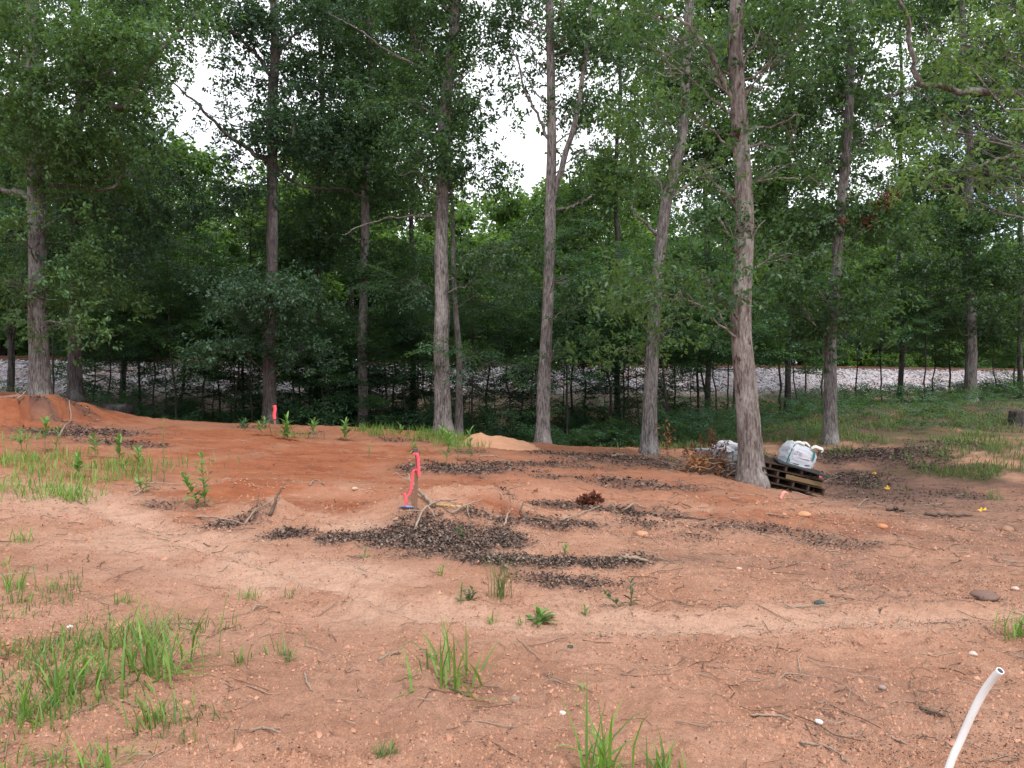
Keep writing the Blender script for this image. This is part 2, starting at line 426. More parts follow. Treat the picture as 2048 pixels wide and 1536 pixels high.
Zr = np.maximum(Zr, .6 * sstep(9.2, 11.5, GY) * (1 - sstep(2.5, 6, GX)))
Zp = np.maximum(Zp, .95 * np.exp(-((track_d(GX, GY, 0) + (fbm(GX * 2, GY * 2, 3) - .5) * .3) / .2) ** 2))
# woodland floor: everything behind the crest line and beyond
cx_ = np.interp(GX, [-40, -13, -9, -6, -2, 0, 3, 6.5, 11, 40], [24, 25, 23, 25, 25.5, 24, 22, 21, 21, 21])
Zw = sstep(-.6, .8, GY - cx_ + (fbm(GX * .9, GY * .9) - .5) * 2.5)
Zl = np.maximum(Zl, Zw * .85)
nr_, nc_ = GX.shape
idx = np.arange(nr_ * nc_).reshape(nr_, nc_)
Q = np.stack([idx[:-1, :-1], idx[:-1, 1:], idx[1:, 1:], idx[1:, :-1]], -1).reshape(-1, 4)
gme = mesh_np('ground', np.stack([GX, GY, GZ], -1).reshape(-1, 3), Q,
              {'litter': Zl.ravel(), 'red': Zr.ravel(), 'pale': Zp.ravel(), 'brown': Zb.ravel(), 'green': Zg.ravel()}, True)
m, t, b = new_mat('red_clay')
n1 = noise(t, 1.3, 6, .6); n2 = noise(t, 9, 6, .65); n3 = noise(t, 55, 5, .7); n4 = noise(t, 160, 3, .6)
nstr = noise(t, 2.2, 6, .7, (.45, 1.6, 1))
c = mixc(t, ramp(t, n1, .35, .65), (0.42, 0.212, 0.132), (0.55, 0.312, 0.212))
c = mixc(t, attr(t, 'pale'), c, (0.62, 0.39, 0.28))
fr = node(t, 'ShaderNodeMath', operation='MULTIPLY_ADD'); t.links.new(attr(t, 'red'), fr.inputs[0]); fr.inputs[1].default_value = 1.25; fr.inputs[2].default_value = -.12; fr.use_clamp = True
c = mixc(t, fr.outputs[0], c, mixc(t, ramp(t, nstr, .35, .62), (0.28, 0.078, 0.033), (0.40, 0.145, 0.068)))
c = mixc(t, attr(t, 'brown'), c, mixc(t, ramp(t, nstr, .35, .65), (0.14, 0.083, 0.064), (0.31, 0.18, 0.135)))
c = mixc(t, attr(t, 'green'), c, mixc(t, n2, (0.08, 0.065, 0.04), (0.14, 0.13, 0.055)))
fl = node(t, 'ShaderNodeMath', operation='MULTIPLY'); t.links.new(attr(t, 'litter'), fl.inputs[0]); fl.inputs[1].default_value = .85
c = mixc(t, fl.outputs[0], c, mixc(t, ramp(t, n3, .3, .7), (0.055, 0.038, 0.036), (0.15, 0.10, 0.09)))
c = mixc(t, ramp(t, n2, .25, .7), mixc(t, .22, c, (0.12, .06, .04)), c)
c = mixc(t, ramp(t, n3, .34, .56), mixc(t, .36, c, (0.13, 0.065, 0.048)), c)
c = mixc(t, ramp(t, n4, .30, .52), mixc(t, .34, c, (0.13, 0.065, 0.048)), c)
c = mixc(t, ramp(t, n4, .60, .78), c, mixc(t, .35, c, (0.62, 0.43, 0.34)))
nst = noise(t, 3.0, 7, .72, (.7, 5.5, 1))
c = mixc(t, ramp(t, nst, .30, .50), mixc(t, .42, c, (0.13, 0.06, 0.042)), c)
c = mixc(t, ramp(t, nst, .60, .78), c, mixc(t, .30, c, (0.70, 0.46, 0.35)))
t.links.new(c, b.inputs['Base Color'])
b.inputs['Roughness'].default_value = .95; b.inputs['Specular IOR Level'].default_value = .12
hh = mixc(t, .45, mixc(t, .5, n3, n4), n2)
bump(t, b, hh, 1.0, .05)
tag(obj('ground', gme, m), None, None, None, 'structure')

# ------------------------------------------------------------------ ballast bank, stones, track
du = np.linspace(-48, 92, 340)
prof = np.array([(-7.4, .25), (-6.2, .66), (-5.0, 1.24), (-4.0, 1.72), (-3.0, 2.2), (-2.2, RAIL_Z - .1), (-1.7, RAIL_Z - .02), (0, RAIL_Z), (1.8, RAIL_Z - .02), (2.6, RAIL_Z - .35), (4.4, RAIL_Z - 1.5)])
ps = np.interp(np.linspace(0, len(prof) - 1, 46), np.arange(len(prof)), prof[:, 0]); pz = np.interp(ps, prof[:, 0], prof[:, 1])
ax = np.array([1, RB]) / RN; nx = np.array([-RB, 1]) / RN
BX = du[:, None] * ax[0] + ps[None] * nx[0]; BY = RA + du[:, None] * ax[1] + ps[None] * nx[1]
BZ = pz[None] + (fbm(BX * 3, BY * 3, 4) - .5) * .18 + (fbm(BX * 9, BY * 9, 2) - .5) * .09
BZ[:, :2] -= 1.2
ii = np.arange(BX.size).reshape(BX.shape)
Q = np.stack([ii[:-1, :-1], ii[:-1, 1:], ii[1:, 1:], ii[1:, :-1]], -1).reshape(-1, 4)
m, t, b = new_mat('ballast')
vo = node(t, 'ShaderNodeTexVoronoi'); vo.inputs['Scale'].default_value = 11
tcn = node(t, 'ShaderNodeTexCoord'); t.links.new(tcn.outputs['Object'], vo.inputs['Vector'])
sep = node(t, 'ShaderNodeSeparateColor'); t.links.new(vo.outputs['Color'], sep.inputs[0])
nb = noise(t, .6, 5, .6)
c = mixc(t, sep.outputs[0], (0.18, 0.155, 0.16), (0.44, 0.41, 0.44))
c = mixc(t, ramp(t, nb, .5, .72), c, (0.26, 0.17, 0.14))
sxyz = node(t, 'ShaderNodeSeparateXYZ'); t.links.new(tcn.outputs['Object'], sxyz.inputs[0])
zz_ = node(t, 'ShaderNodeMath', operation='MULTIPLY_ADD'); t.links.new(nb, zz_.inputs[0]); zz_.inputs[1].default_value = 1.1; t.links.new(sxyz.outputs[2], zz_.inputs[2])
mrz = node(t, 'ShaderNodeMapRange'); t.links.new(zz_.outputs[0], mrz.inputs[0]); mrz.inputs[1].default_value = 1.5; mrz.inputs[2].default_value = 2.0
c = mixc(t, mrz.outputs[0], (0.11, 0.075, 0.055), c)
t.links.new(c, b.inputs['Base Color']); b.inputs['Roughness'].default_value = .9
bump(t, b, vo.outputs['Distance'], 1.0, .06)
tag(obj('ballast_bank', mesh_np('ballast_bank', np.stack([BX, BY, BZ], -1).reshape(-1, 3), Q, None, True), m), None, None, None, 'structure')

def scatter_stones(P3, size, flat=.7):
    """low octahedral stones"""
    n = len(P3)
    o = np.array([[1, 0, 0], [0, 1, 0], [-1, 0, 0], [0, -1, 0], [0, 0, 1], [0, 0, -1]], float)
    f = np.array([[0, 1, 4], [1, 2, 4], [2, 3, 4], [3, 0, 4], [1, 0, 5], [2, 1, 5], [3, 2, 5], [0, 3, 5]])
    V = o[None] * rng.uniform(.6, 1.2, (n, 6, 1)); V[:, :, 2] *= flat
    a = rng.uniform(0, 6.28, n); ca, sa = np.cos(a)[:, None], np.sin(a)[:, None]
    V = np.stack([V[..., 0] * ca - V[..., 1] * sa, V[..., 0] * sa + V[..., 1] * ca, V[..., 2] + .35 * V[..., 0]], -1) * np.asarray(size)[:, None, None]
    V = V + np.asarray(P3)[:, None, :]
    return V.reshape(-1, 3), (f[None] + 6 * np.arange(n)[:, None, None]).reshape(-1, 3)
ns = 13000
uu = rng.uniform(-40, 60, ns); ss = -1.5 - 3.9 * rng.random(ns) ** 1.15
sx_ = uu * ax[0] + ss * nx[0]; sy_ = RA + uu * ax[1] + ss * nx[1]
sz_ = np.interp(ss, prof[:, 0], prof[:, 1]) + (fbm(sx_ * 3, sy_ * 3, 4) - .5) * .18 + rng.uniform(0, .05, ns)
V, Fc = scatter_stones(np.stack([sx_, sy_, sz_], 1), rng.uniform(.035, .10, ns))
tag(obj('ballast_stones', mesh_np('ballast_stones', V, Fc, {'tint': np.repeat(rng.random(ns), 6)}), M['stone']), 'loose pale grey ballast stones on the railway bank', 'gravel', None, 'stuff')

M['rail'] = plain_mat('rail', (0.16, 0.075, 0.05), .7, .3, 5)
M['sleeper'] = plain_mat('sleeper', (0.10, 0.075, 0.06), .9, .3, 9)
trk = thing('railway_track', 'rusty brown railway track running along the top of the ballast bank', 'railway', (0, RA, RAIL_Z), (0, 0, math.atan(RB)))
def rail_mesh():
    pr = [(-.07, 0), (.07, 0), (.07, .02), (.012, .04), (.012, .12), (.036, .13), (.036, .165), (-.036, .165), (-.036, .13), (-.012, .12), (-.012, .04), (-.07, .02)]
    a = np.array([(-48, q[0], q[1]) for q in pr]); b_ = a + np.array([140, 0, 0])
    n = len(pr); Fq = [[i, (i + 1) % n, n + (i + 1) % n, n + i] for i in range(n)]
    return mesh_np('rail', np.vstack([a, b_]), Fq)
rm = rail_mesh()
for yy in (-.75, .75): obj('rail', rm, M['rail'], trk, (0, yy, .09))
sm = box(0, 0, 0, .24, 2.6, .2, .01)
for k in range(150): obj('sleeper', sm, M['sleeper'], trk, (-35 + .6 * k, random.uniform(-.05, .05), .02 + random.uniform(-.015, .015)), (0, 0, random.uniform(-.02, .02)))

# ------------------------------------------------------------------ foliage kit
def norm(v): return v / (np.linalg.norm(v, axis=-1, keepdims=True) + 1e-12)
def leaves(pos, d, nrm, L, W, fold=.22, droop=.15):
    """n leaves -> 4 vertices, 2 triangles each, folded along the midrib"""
    d = norm(d); nrm = nrm - (nrm * d).sum(-1, keepdims=True) * d; nrm = norm(nrm); s = np.cross(d, nrm)
    L = L[:, None]; W = W[:, None]
    mid = pos + d * L * .52
    tip = pos + d * L - nrm * L * droop
    V = np.stack([pos, mid + s * W * .5 + nrm * W * fold, tip, mid - s * W * .5 + nrm * W * fold], 1)
    n = len(pos)
    Fc = (np.array([[0, 1, 2], [0, 2, 3]])[None] + 4 * np.arange(n)[:, None, None]).reshape(-1, 3)
    return V.reshape(-1, 3), Fc
def rdir(n, zs=1.0):
    v = rng.normal(size=(n, 3)); v[:, 2] *= zs; return norm(v)

def oak_spray(tips=8, per=8, leaf=.135):
    """rosettes of leaves at twig ends, about 1 m across, origin at the spray's base, pointing +X"""
    pos = []; d = []; nn = []
    for k in range(tips):
        f = rng.uniform(.15, 1); a = rng.uniform(-1.0, 1.0)
        tip = np.array([f * math.cos(a * .9), f * math.sin(a) * .9, rng.normal(0, .16) - .1 * f])
        dirn = rdir(per, .75) + np.array([.5 * math.cos(a), .5 * math.sin(a), -.15])
        pos.append(tip + norm(dirn) * .03 + rng.normal(0, .03, (per, 3))); d.append(dirn)
        nn.append(np.array([0, 0, 1.]) + rng.normal(0, .55, (per, 3)))
    pos = np.vstack(pos); d = np.vstack(d); nn = np.vstack(nn); n = len(pos)
    V, Fc = leaves(pos, d, nn, rng.uniform(.7, 1.15, n) * leaf, rng.uniform(.42, .6, n) * leaf)
    return V, Fc, np.repeat(rng.random(n), 4)
def flat_spray(nl=56, leaf=.11, up=.25):
    """layered horizontal spray (dogwood, beech): leaves along side twigs in one plane"""
    pos = []; d = []
    for k in range(9):
        f = .1 + .9 * k / 9; sgn = 1 if k % 2 else -1
        ln = (.62 * (1 - f * .6))
        a = sgn * rng.uniform(.6, 1.0)
        for j in range(nl // 9):
            q = (j + .5) / (nl // 9) * ln
            pos.append([f * .9 + q * math.cos(a), q * math.sin(a), rng.normal(0, .03) - .12 * f * f - .1 * q])
            aa = a + (-1) ** j * rng.uniform(.4, 1.0)
            d.append([math.cos(aa), math.sin(aa), rng.normal(-.15, .2)])
    pos = np.array(pos); d = np.array(d); n = len(pos)
    nn = np.array([0, 0, 1.]) + rng.normal(0, up, (n, 3))
    V, Fc = leaves(pos, d, nn, rng.uniform(.75, 1.15, n) * leaf, rng.uniform(.5, .62, n) * leaf, .12, .12)
    return V, Fc, np.repeat(rng.random(n), 4)
OAK = [oak_spray(8, 7, .142) for _ in range(8)]
OAKR = [oak_spray(7, 6, .155) for _ in range(6)]
OAKS = [oak_spray(5, 7, .14) for _ in range(6)]
FLAT = [flat_spray() for _ in range(6)]
FARS = [oak_spray(7, 6, .28) for _ in range(6)]
MASS = [oak_spray(5, 5, .26) for _ in range(5)]
COVER = [flat_spray(27, .15) for _ in range(5)]

def assemble(acc, kit, pos, yaw, pitch, roll, scale, tint=None):
    """places sprays of the kit"""
    n = len(pos); which = rng.integers(0, len(kit), n)
    cy, sy = np.cos(yaw), np.sin(yaw); cp_, sp = np.cos(pitch), np.sin(pitch); cr, sr = np.cos(roll), np.sin(roll)
    Rm = np.empty((n, 3, 3))
    Rm[:, 0, 0] = cy * cp_; Rm[:, 0, 1] = cy * sp * sr - sy * cr; Rm[:, 0, 2] = cy * sp * cr + sy * sr
    Rm[:, 1, 0] = sy * cp_; Rm[:, 1, 1] = sy * sp * sr + cy * cr; Rm[:, 1, 2] = sy * sp * cr - cy * sr
    Rm[:, 2, 0] = -sp; Rm[:, 2, 1] = cp_ * sr; Rm[:, 2, 2] = cp_ * cr
    Rm *= np.asarray(scale)[:, None, None]
    for k in range(len(kit)):
        j = np.where(which == k)[0]
        if len(j) == 0: continue
        V, Fc, T = kit[k]
        W = np.einsum('nij,vj->nvi', Rm[j], V) + pos[j][:, None, :]
        FF = (Fc[None] + len(V) * np.arange(len(j))[:, None, None]).reshape(-1, 3)
        tt = T[None] * .6 + (rng.random(len(j)) if tint is None else tint[j])[:, None] * .4
        acc.add(W.reshape(-1, 3), FF, tt.ravel())

def bark_disp(amp, freq):
    ph = rng.uniform(0, 50)
    def f(path, th):
        arc = np.concatenate([[0], np.cumsum(np.linalg.norm(np.diff(path, axis=0), axis=1))])
        a = th[None] * freq / 6.2832 * 2 + np.zeros((len(arc), 1))
        n = vnoise(a + ph, arc[:, None] * 2.2 + ph) ; n2 = vnoise(a * 2.3 + ph, arc[:, None] * 5 + 9)
        # wrap seam blended away on the rear side
        big = vnoise(np.cos(th)[None] * 1.1 + 20 + ph, arc[:, None] * .5 + np.sin(th)[None] * 1.1)
        return amp * ((1 - np.abs(2 * n - 1)) - .5 + .5 * (n2 - .5)) + (big - .5) * .14
    return f

def wander(a, b, n, amp):
    t = np.linspace(0, 1, n)[:, None]; p = a * (1 - t) + b * t
    L = np.linalg.norm(b - a)
    off = np.cumsum(rng.normal(0, 1, (n, 3)), axis=0); off -= off[0] + t * (off[-1] - off[0])
    return p + off * amp * L / math.sqrt(n)

GAPS_SKY = [(398, 140, 55, 115), (385, 290, 48, 55), (1000, 225, 40, 95), (955, 140, 22, 40), (1140, 270, 22, 60), (1080, 60, 18, 50), (1545, 168, 32, 32), (1815, 105, 36, 65), (1215, 265, 24, 40), (1260, 140, 18, 45), (305, 205, 40, 30), (1330, 45, 26, 24), (640, 90, 14, 24), (770, 60, 14, 24), (1180, 350, 30, 14)]
def open_sky(W):
    px = 1024 + W[:, 0] / W[:, 1] * F; py = 768 - (W[:, 2] - CAMZ) / W[:, 1] * F
    k = np.ones(len(W), bool)
    for cx, cy, rx, ry in GAPS_SKY:
        k &= ~((((px - cx) / (rx + 14)) ** 2 + ((py - cy) / (ry + 10)) ** 2 < 1) & (rng.random(len(W)) < .86))
    return k
def big_tree(name, label, base, trunk_px, Y, dia, limbs, lobes, bark, leaf, kit=OAK, group=None, dens=1.0, top_py=-500, dz=0.0, sz=1.0, seg=30, rings=150, extra=None, cat='tree'):
    """trunk_px: photo points of the trunk axis (bottom to top); limbs: (list of px points, radius0, dY at the end);
    lobes: (px, py, rx, ry, dY, density) foliage masses; all at the tree's own depth Y"""
    base = np.asarray(base, float)
    root = thing(name, label, cat, tuple(base), None, group)
    pts = [P(px, py, Y) - base for px, py in trunk_px]
    pts[0] = np.array([0, 0, -.25]) + np.array([pts[0][0] * 0, 0, 0])
    path = catmull(pts, rings)
    path[:, :2] += (np.stack([fbm(path[:, 2] * .35 + base[0], path[:, 2] * 0, 2), fbm(path[:, 2] * .35, path[:, 2] * 0 + base[0] + 9, 2)], 1) - .5) * .18 * sstep(0, 3, path[:, 2])[:, None]
    H = path[-1, 2]; zz = path[:, 2]
    r = dia / 2 * (1.0 - .62 * np.clip(zz / H, 0, 1) ** 1.15)
    r = r * (1 + .55 * np.exp(-np.maximum(zz, 0) / .28) + .12 * np.exp(-np.maximum(zz, 0) / 1.0))
    V, Qd = tube(path, r, seg, bark_disp(.10, 22))
    obj('trunk', mesh_np('trunk', V, Qd, None, True), bark, root)
    def trunk_at(z): 
        i = int(np.clip(np.searchsorted(zz, z), 0, len(zz) - 1)); return path[i], r[i]
    for lp, r0, dY in limbs:
        n = len(lp)
        q = np.array([P(px, py, Y + dY * k / max(1, n - 1)) - base for k, (px, py) in enumerate(lp)])
        tp, tr = trunk_at(q[0][2])
        if np.hypot(*(q[0] - tp)[:2]) < 1.0: q[0] = tp
        c_ = catmull(q, 26)
        c_[2:] += rng.normal(0, .02, c_[2:].shape)
        rr = r0 * (1 - .72 * np.linspace(0, 1, 26))
        V, Qd = tube(c_, rr, 9)
        obj('limb', mesh_np('limb', V, Qd, None, True), bark, root)
    cr = Acc()
    for (px, py, rx, ry, dY, dn) in lobes:
        c0 = P(px, py, Y + dY) - base
        mpp = (Y + dY) / F
        if py < -60: dn = dn * .36
        if py > 430: dn = dn * 1.7
        n = max(4, int(dn * dens * rx * ry * 3.14 * mpp * mpp / (.055 * sz ** 1.7)))
        ns_ = max(2, n // 7)
        d = rdir(ns_) * (rng.random(ns_) ** .45)[:, None]
        depth = max(.5, min(rx * mpp, 2.6))
        pos = (c0 + d * np.array([rx * mpp, depth, ry * mpp]))[rng.integers(0, ns_, n)] + rng.normal(0, 1, (n, 3)) * np.array([.32, .32, .17]) * sz
        pos = pos[open_sky(pos + base)]; n = len(pos)
        if n == 0: continue
        out = pos - c0
        yaw = np.arctan2(out[:, 1], out[:, 0]) + rng.normal(0, .7, n)
        assemble(cr, kit, pos, yaw, rng.normal(.15, .35, n), rng.normal(0, .4, n), rng.uniform(.65, 1.15, n) * sz)
        # a branch to the mass and twigs to its sprays
        tp, tr = trunk_at(max(.5, c0[2] - rng.uniform(.3, 1.0) - .15 * np.hypot(c0[0], c0[1])))
        tp = tp.copy()
        bp = wander(tp, c0, 10, .09)
        br = Acc()
        V, Qd = tube(bp, np.linspace(min(.026, tr * .3), .009, 10), 6); br.add(V, Qd)
        for k in range(min(n, 10)):
            s = bp[rng.integers(5, 10)]; e = pos[k]
            V, Qd = tube(wander(s, e, 5, .1), np.linspace(.009, .004, 5), 3, None, False); br.add(V, Qd)
        obj('branch', br.mesh('branch', True), bark, root)
    if cr.n: obj('crown', cr.mesh('crown'), leaf, root)
    if extra: extra(root, base)
    return root

# ------------------------------------------------------------------ the row of tall trees
def gb(px, py, Y):          # base point on the ground under a trunk seen at px, at depth Y
    x = gx(px, Y); return (x, Y, h1(x, Y))

T = {}
T[1] = big_tree('oak_tree', 'thick straight grey oak trunk on the red bank at the far left edge', gb(80, 790, 20.0),
    [(82, 790), (80, 600), (76, 400), (72, 250), (62, 120), (66, -60), (60, -320), (70, -620)], 20.0, .47,
    [([(62, 195), (30, 185), (-10, 205), (-80, 190)], .11, -1), ([(66, 190), (150, 160), (235, 215), (300, 130), (345, 80)], .12, -1.2),
     ([(72, 405), (40, 385), (0, 378), (-60, 330)], .10, .5), ([(80, 375), (130, 372), (215, 378), (245, 352), (275, 355)], .06, .5),
     ([(70, 300), (190, 195), (320, 95), (400, 20)], .10, .6), ([(72, 250), (20, 180), (60, 60)], .05, -1.5)],
    [(120, 60, 170, 80, -1.6, 1.0), (230, 140, 140, 80, -1.4, 1.0), (40, 150, 110, 70, -2, 1.0), (330, 60, 80, 70, -.5, .9), (330, 160, 60, 40, 0, .8), (130, 240, 150, 60, -1, .9), (250, 270, 90, 50, .3, .6), (250, 340, 80, 40, .4, .5),
     (30, 300, 80, 60, -1.5, .8), (130, 330, 110, 50, .5, .7), (60, 470, 110, 40, -1.2, .7), (40, 560, 90, 50, -1.4, .7), (180, 560, 90, 30, .6, .5), (100, 640, 60, 20, -1, .6), (90, 420, 60, 30, -1, .6),
     (40, -100, 260, 140, -.5, .8), (240, -90, 200, 120, 0, .8), (90, -350, 260, 160, 0, .6)], M['bark_oak'], M['oak_leaf_mid'], OAK, 'tall oaks along the edge of the clearing')
T[2] = big_tree('oak_tree', 'slimmer dark trunk just right of the thick grey oak on the red bank', gb(150, 795, 23.0),
    [(148, 795), (152, 620), (150, 450), (150, 330), (158, 160), (150, -60), (160, -420)], 23.0, .36,
    [([(150, 370), (128, 345), (95, 320)], .05, .3), ([(152, 350), (170, 320), (165, 280)], .05, 0)],
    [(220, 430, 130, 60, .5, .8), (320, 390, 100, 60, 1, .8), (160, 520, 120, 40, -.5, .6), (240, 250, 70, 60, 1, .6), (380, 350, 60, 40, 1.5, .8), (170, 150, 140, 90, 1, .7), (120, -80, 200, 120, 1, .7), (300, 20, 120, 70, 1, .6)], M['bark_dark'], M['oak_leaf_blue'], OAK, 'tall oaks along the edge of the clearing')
T[3] = big_tree('oak_tree', 'tall dark oak trunk with a pink flagged stake at its foot', gb(540, 848, 24.0),
    [(541, 850), (541, 650), (545, 450), (547, 250), (550, 100), (548, 0), (545, -200), (560, -480)], 24.0, .40,
    [([(546, 330), (490, 295), (440, 255), (385, 200), (345, 165)], .085, -.6), ([(548, 160), (500, 95), (450, 55), (380, 25)], .075, .5), ([(549, 300), (585, 270), (582, 215), (575, 160)], .05, .2),
     ([(548, 120), (590, 70), (690, 25)], .06, .8), ([(547, 265), (520, 240), (505, 210)], .03, 0), ([(546, 330), (600, 370), (690, 378)], .05, 1.5), ([(548, 45), (480, 60), (430, 75), (395, 60)], .03, -.5)],
    [(480, 50, 90, 50, .3, .8), (600, 60, 110, 60, .6, .9), (490, 150, 50, 60, 0, .7), (630, 170, 90, 70, .6, .9), (495, 270, 60, 60, -.3, .8), (440, 290, 40, 40, -.4, .7), (600, 270, 60, 60, .4, .8), (530, 380, 60, 30, .4, .6), (390, 215, 30, 30, -.6, .4), (640, 290, 60, 40, .8, .8),
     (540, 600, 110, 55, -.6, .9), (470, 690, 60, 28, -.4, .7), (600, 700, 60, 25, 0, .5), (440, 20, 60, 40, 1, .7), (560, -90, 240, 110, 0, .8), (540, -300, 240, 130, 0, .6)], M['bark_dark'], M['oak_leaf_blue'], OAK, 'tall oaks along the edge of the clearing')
T[4] = big_tree('oak_tree', 'slender grey trunk left of the thickest central trunk', gb(725, 857, 26.5),
    [(725, 857), (727, 650), (730, 480), (733, 330), (740, 200), (742, 60), (745, -100), (740, -420)], 26.5, .34,
    [([(733, 400), (690, 378), (610, 375), (560, 340)], .06, .6), ([(738, 240), (700, 200), (660, 190)], .04, .5), ([(742, 60), (690, 90), (640, 130)], .04, -.5)],
    [(690, 100, 80, 70, .2, .8), (760, 130, 70, 70, .5, .8), (690, 250, 80, 60, 0, .8), (770, 270, 70, 50, .5, .8), (690, 330, 70, 40, .5, .7), (780, 380, 80, 50, .8, .8), (680, 450, 60, 40, .8, .7), (760, 520, 70, 40, .6, .6), (700, 20, 100, 50, .5, .8), (730, -120, 200, 110, 0, .8), (740, -320, 200, 110, 0, .6)], M['bark_oak'], M['oak_leaf'], OAK, 'tall oaks along the edge of the clearing')
T[5] = big_tree('oak_tree', 'thickest central pale grey oak trunk rising behind the bright grass tufts', gb(887, 866, 22.5),
    [(887, 866), (882, 700), (884, 500), (888, 330), (894, 180), (905, 60), (912, -60), (915, -300), (920, -560)], 22.5, .47,
    [([(872, 440), (830, 432), (780, 435), (730, 450), (685, 472)], .035, -.8), ([(886, 140), (840, 85), (825, 60), (855, 45)], .04, -.4), ([(884, 160), (790, 110), (720, 60), (655, 25)], .045, -.6), ([(884, 400), (850, 370), (840, 345), (800, 350)], .045, -.6),
     ([(898, 200), (915, 160), (950, 120)], .05, .4), ([(905, 30), (885, 10), (872, -40)], .11, 0), ([(880, 250), (840, 210), (780, 180)], .04, .4)],
    [(820, 90, 70, 70, 0, .9), (940, 130, 50, 60, .3, .9), (830, 200, 80, 60, .2, .9), (935, 190, 45, 60, .3, .8), (830, 300, 80, 50, -.2, .8), (930, 310, 60, 40, -.3, .9), (960, 350, 60, 40, 0, .9), (870, 250, 30, 40, -.5, .6), (880, 390, 30, 20, -.6, .6), (960, 490, 90, 25, -.4, .6), (1000, 530, 60, 20, -.2, .5),
     (870, 20, 110, 60, .3, .8), (980, 60, 50, 60, .4, .7), (900, -100, 220, 110, 0, .8), (910, -320, 230, 130, 0, .6)], M['bark_pale'], M['oak_leaf'], OAK, 'tall oaks along the edge of the clearing')
T[6] = big_tree('slim_tree', 'thin pale trunk close beside the thickest central trunk on its right', gb(917, 872, 23.6),
    [(917, 872), (918, 760), (912, 620), (908, 480), (905, 400), (900, 300)], 23.6, .22, [],
    [(960, 590, 70, 30, .3, .6), (930, 700, 70, 28, -.5, .8), (860, 520, 60, 30, .5, .5), (990, 720, 50, 20, -.3, .6), (820, 560, 70, 40, .3, .7)], M['bark_oak'], M['sapling_leaf'], FLAT, None, sz=1.1, seg=20, rings=80)
T[7] = big_tree('forked_oak_tree', 'reddish brown trunk that forks into two tall stems right of centre', gb(1085, 886, 21.5),
    [(1085, 886), (1090, 700), (1096, 500), (1104, 350), (1106, 200), (1105, 60), (1102, -80), (1105, -420)], 21.5, .36,
    [([(1108, 420), (1122, 340), (1150, 240), (1165, 150), (1180, 60), (1178, -60), (1180, -300)], .10, -.4), ([(1100, 300), (1080, 240), (1050, 180), (1030, 110), (1000, 70)], .05, .4), ([(1104, 165), (1080, 130), (1045, 100)], .035, .3), ([(1104, 95), (1080, 75), (1045, 70)], .03, 0),
     ([(1112, 430), (1150, 410), (1190, 388)], .05, .5), ([(1170, 120), (1195, 90), (1230, 60)], .03, 0), ([(1106, 180), (1125, 165), (1150, 140)], .03, 0), ([(1104, 60), (1120, 20), (1135, -40)], .05, 0)],
    [(1060, 60, 60, 60, .2, .8), (1140, 70, 60, 50, 0, .8), (1040, 150, 40, 50, .3, .7), (1200, 110, 60, 60, 0, .9), (1180, 200, 60, 50, 0, .8), (1085, 200, 35, 35, 0, .6), (1230, 220, 50, 40, .3, .6), (1090, 280, 40, 25, 0, .5), (1190, 290, 60, 25, .2, .6), (1230, 30, 60, 50, 0, .8), (1000, 20, 50, 40, .6, .6),
     (1110, 560, 50, 22, -.6, .5), (1110, 700, 60, 20, -.5, .6), (1150, 610, 60, 25, .3, .5), (1120, -100, 200, 100, 0, .8), (1130, -300, 210, 120, 0, .6)], M['bark_pale'], M['oak_leaf'], OAK, 'tall oaks along the edge of the clearing')
T[8] = big_tree('oak_tree', 'grey trunk leaning right with low leafy sprays, left of the nearest trunk', gb(1297, 906, 17.8),
    [(1297, 906), (1303, 780), (1314, 640), (1328, 480), (1342, 380), (1358, 290), (1372, 150), (1380, 20), (1390, -200), (1385, -420)], 17.8, .32,
    [([(1328, 480), (1300, 455), (1272, 430), (1260, 405)], .05, -.3), ([(1340, 400), (1390, 360), (1450, 330)], .04, .5), ([(1356, 300), (1330, 240), (1300, 200)], .05, .2)],
    [(1310, 350, 70, 50, 0, .8), (1290, 260, 70, 50, .3, .8), (1350, 200, 70, 50, 0, .9), (1340, 100, 80, 60, 0, .8), (1270, 130, 50, 50, .4, .6), (1380, 330, 50, 40, .2, .7), (1290, 20, 70, 50, 0, .7),
     (1300, 560, 60, 34, -.5, 1.1), (1270, 610, 50, 26, -.5, 1.0), (1340, 650, 40, 18, -.5, .8), (1265, 690, 40, 16, -.5, .9), (1330, -120, 160, 100, 0, .8), (1370, -330, 180, 110, 0, .6)], M['bark_oak'], M['oak_leaf_light'], OAKS, 'tall oaks along the edge of the clearing')
